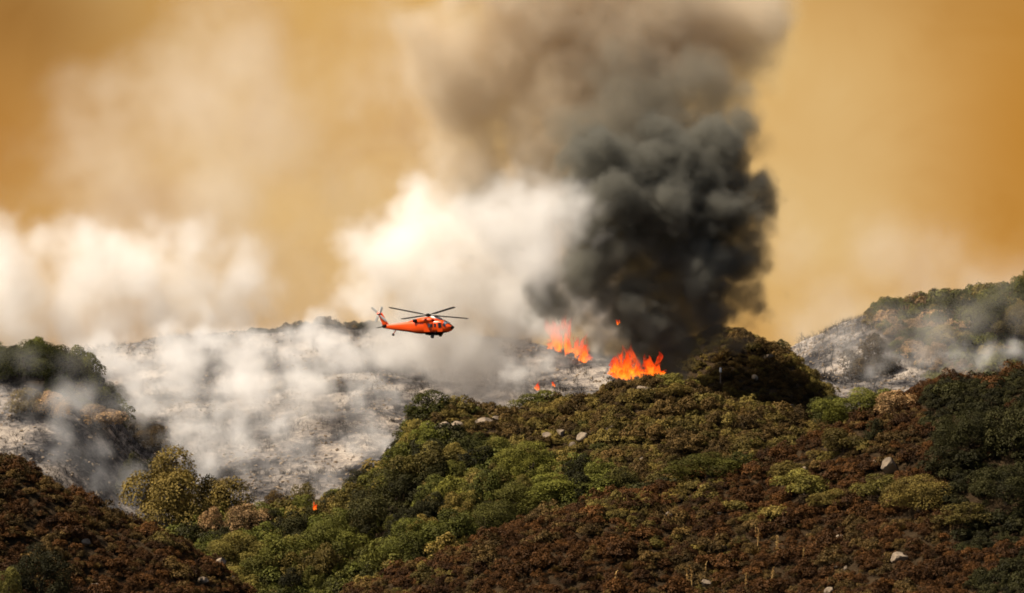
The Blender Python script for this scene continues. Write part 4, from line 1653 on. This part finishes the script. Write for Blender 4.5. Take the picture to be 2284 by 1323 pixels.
smoke('brown_smoke', 'brown-grey smoke column spreading high above the fire', 1018,
      [(1300, 230, 210), (1130, 120, 190), (1030, 260, 110), (1400, 80, 230), (1550, 20, 180), (1250, -40, 270), (1060, 360, 110), (985, 330, 70), (1200, 330, 140), (1180, 420, 90), (1640, 40, 95), (1540, 170, 120), (1680, 15, 55), (1000, 100, 90), (980, 210, 75), (1100, 220, 120), (1250, 420, 80), (960, 380, 50)],
      .7, 9.0, 10.0, (.77, .68, .54), .19, cell=14, kids=14, kid=(.2, .5), depth=.6, octs=5, gain=.6, bias=3)
smoke('white_smoke', 'bright cream smoke rising beside the black column', 1062,
      [(1165, 780, 65), (1130, 720, 100), (1080, 650, 140), (1150, 560, 130), (1040, 540, 130), (930, 560, 120), (980, 640, 140), (1215, 500, 75, -90), (1235, 540, 62, -93), (1200, 590, 60, -86), (1140, 480, 70, -70), (1250, 480, 40, -94), (860, 600, 100), (1060, 470, 85), (1190, 640, 90), (1010, 720, 120), (1090, 790, 90), (1250, 560, 60), (1010, 800, 80), (940, 730, 100), (1120, 850, 55), (1050, 840, 65), (1190, 700, 70)],
      .6, 10.0, 11, CREAM, .21, cell=12, kids=14, depth=.8, octs=6, gain=.65, bias=3.5)
smoke('grey_smoke_puff', 'blue-grey smoke puffs in front of the red flames', 1035,
      [(1290, 680, 40), (1320, 730, 44), (1250, 750, 44), (1335, 780, 42), (1220, 800, 50), (1160, 835, 45), (1290, 640, 34), (1240, 710, 40), (1280, 770, 40), (1220, 740, 40), (1380, 745, 50), (1365, 795, 40), (1340, 690, 50), (1410, 700, 45), (1300, 620, 50), (1200, 720, 40)],
      .4, 6.0, 4.0, (.86, .855, .84), .32, cell=5, kids=8, depth=.6, bias=1)
smoke('dull_smoke', 'dull brown smoke hanging behind the red flames', 1172,
      [(1190, 690, 70), (1270, 690, 85), (1350, 690, 85), (1340, 610, 70), (1410, 760, 60), (1260, 600, 60), (1330, 760, 60), (1460, 720, 60)],
      .6, 5.0, 4.0, (.60, .53, .44), .28, cell=9, kids=10, depth=.7, bias=1.5)
smoke('cream_smoke_bank', 'cream smoke bank rolling behind the burnt ridge', 1230,
      [(-120, 640, 160), (40, 650, 150), (170, 610, 130), (300, 610, 130), (420, 630, 120), (530, 630, 100), (590, 680, 80), (250, 720, 140), (450, 730, 110), (640, 740, 70), (60, 760, 130), (-20, 540, 85), (360, 530, 60), (740, 735, 55), (830, 715, 60), (150, 530, 60), (350, 700, 120), (540, 720, 90), (150, 720, 120), (900, 700, 60)],
      .8, 14.0, 10, CREAM, .17, cell=14, kids=14, depth=.8, gain=.6, bias=2)
smoke('high_smoke', 'pale tan smoke cloud drifting high over the burnt ridge', 1700,
      [(540, 120, 150), (430, 250, 200), (620, 320, 220), (300, 300, 150), (500, 450, 210), (760, 420, 160), (840, 540, 140), (250, 480, 170), (680, 560, 150), (120, 420, 110), (900, 300, 120), (760, 200, 130), (860, 120, 110), (700, 620, 120)],
      1.6, 50.0, 46.0, (.98, .92, .82), .022, cell=42, kids=14, depth=.6, octs=6, gain=.62, bias=12)
smoke('far_smoke', 'pale tan smoke low behind the smoky hill', 1700,
      [(1960, 600, 130), (2060, 650, 150), (2180, 650, 130), (1850, 690, 150), (2284, 640, 120), (1780, 580, 110), (1800, 720, 120)],
      1.6, 40.0, 26.0, (.985, .955, .905), .035, cell=36, kids=10, depth=.6, bias=4)
smoke('ground_smoke', 'white smoke drifting over the burnt ash slope', 1040,
      [(300, 840, 70, 60), (420, 820, 85, 60), (540, 810, 85, 60), (650, 790, 75, 60), (760, 800, 80, 50), (860, 800, 60, 50), (480, 900, 75, 30), (400, 960, 60, 0), (560, 870, 85, 20), (700, 860, 85, 20), (800, 900, 65, 0), (840, 960, 60, -20),
       (790, 1000, 50, -40), (740, 1050, 46, -60), (620, 960, 55, -10), (540, 1000, 65, -30), (470, 1040, 55, -60), (680, 1000, 40, -30), (870, 880, 45, 0), (1000, 790, 60, 50), (560, 760, 75, 90), (865, 1010, 36, -40), (330, 900, 60, 20), (240, 790, 80, 60), (700, 750, 70, 90), (430, 1000, 50, -40), (380, 760, 80, 90), (460, 760, 80, 90), (900, 760, 60, 70)],
      .6, 9.0, 9.0, (.99, .988, .98), .33, cell=9, kids=9, depth=.8, wisp=.6, octs=6, gain=.68, bias=.5)
smoke('slope_veil', 'thin white smoke veil over the whole burnt slope', 1080,
      [(250, 800, 110), (380, 800, 120), (520, 790, 130), (660, 780, 120), (300, 850, 110), (420, 850, 110), (540, 830, 110), (800, 790, 100), (930, 790, 90), (400, 900, 110, -20), (540, 900, 120, -20), (680, 900, 120, -20), (800, 920, 90, -30), (500, 1000, 90, -60), (650, 1000, 90, -60), (770, 1010, 70, -60)],
      1.1, 14.0, 10.0, (.99, .985, .975), .13, cell=16, kids=8, depth=.6, gain=.6)
smoke('ridge_smoke', 'blue-grey smoke seeping between scorched bushes', 985,
      [(235, 985, 50), (60, 950, 45), (130, 960, 50), (300, 1060, 50), (20, 900, 45), (180, 900, 50), (290, 1120, 40), (100, 1010, 35), (40, 1000, 40), (220, 1060, 40), (320, 980, 34), (150, 890, 50), (250, 920, 50), (60, 880, 50)],
      .45, 9.0, 7, (.94, .95, .96), .15, cell=9, kids=9, depth=.9, wisp=.2, bias=1.0, gain=.6)
smoke('hollow_smoke', 'white smoke drifting up from the scorched hollow', 1130,
      [(1935, 835, 38), (1960, 850, 28), (2060, 800, 44), (2130, 800, 50), (2200, 790, 55), (2270, 780, 60), (2000, 800, 38), (1900, 800, 32), (2150, 820, 44), (2240, 810, 44), (2330, 780, 60)],
      .45, 7.0, 6, (.965, .97, .97), .22, cell=7, kids=9, depth=.7, wisp=.3, gain=.6)
smoke('bush_veil', 'thin smoke veil over the bushy hilltop', 990,
      [(-40, 800, 80), (60, 800, 85), (150, 810, 80), (230, 850, 60)],
      .8, 9.0, 4.0, (.95, .955, .955), .035, cell=12, kids=8, depth=.6)
smoke('hill_veil', 'thin haze of smoke veiling the far hillside', 1150,
      [(1800, 740, 100), (1880, 740, 110), (1980, 730, 110), (2080, 740, 110), (2180, 720, 105), (2280, 700, 100)],
      .9, 12.0, 9.0, (.975, .965, .935), .042, cell=14, kids=8, depth=.6)
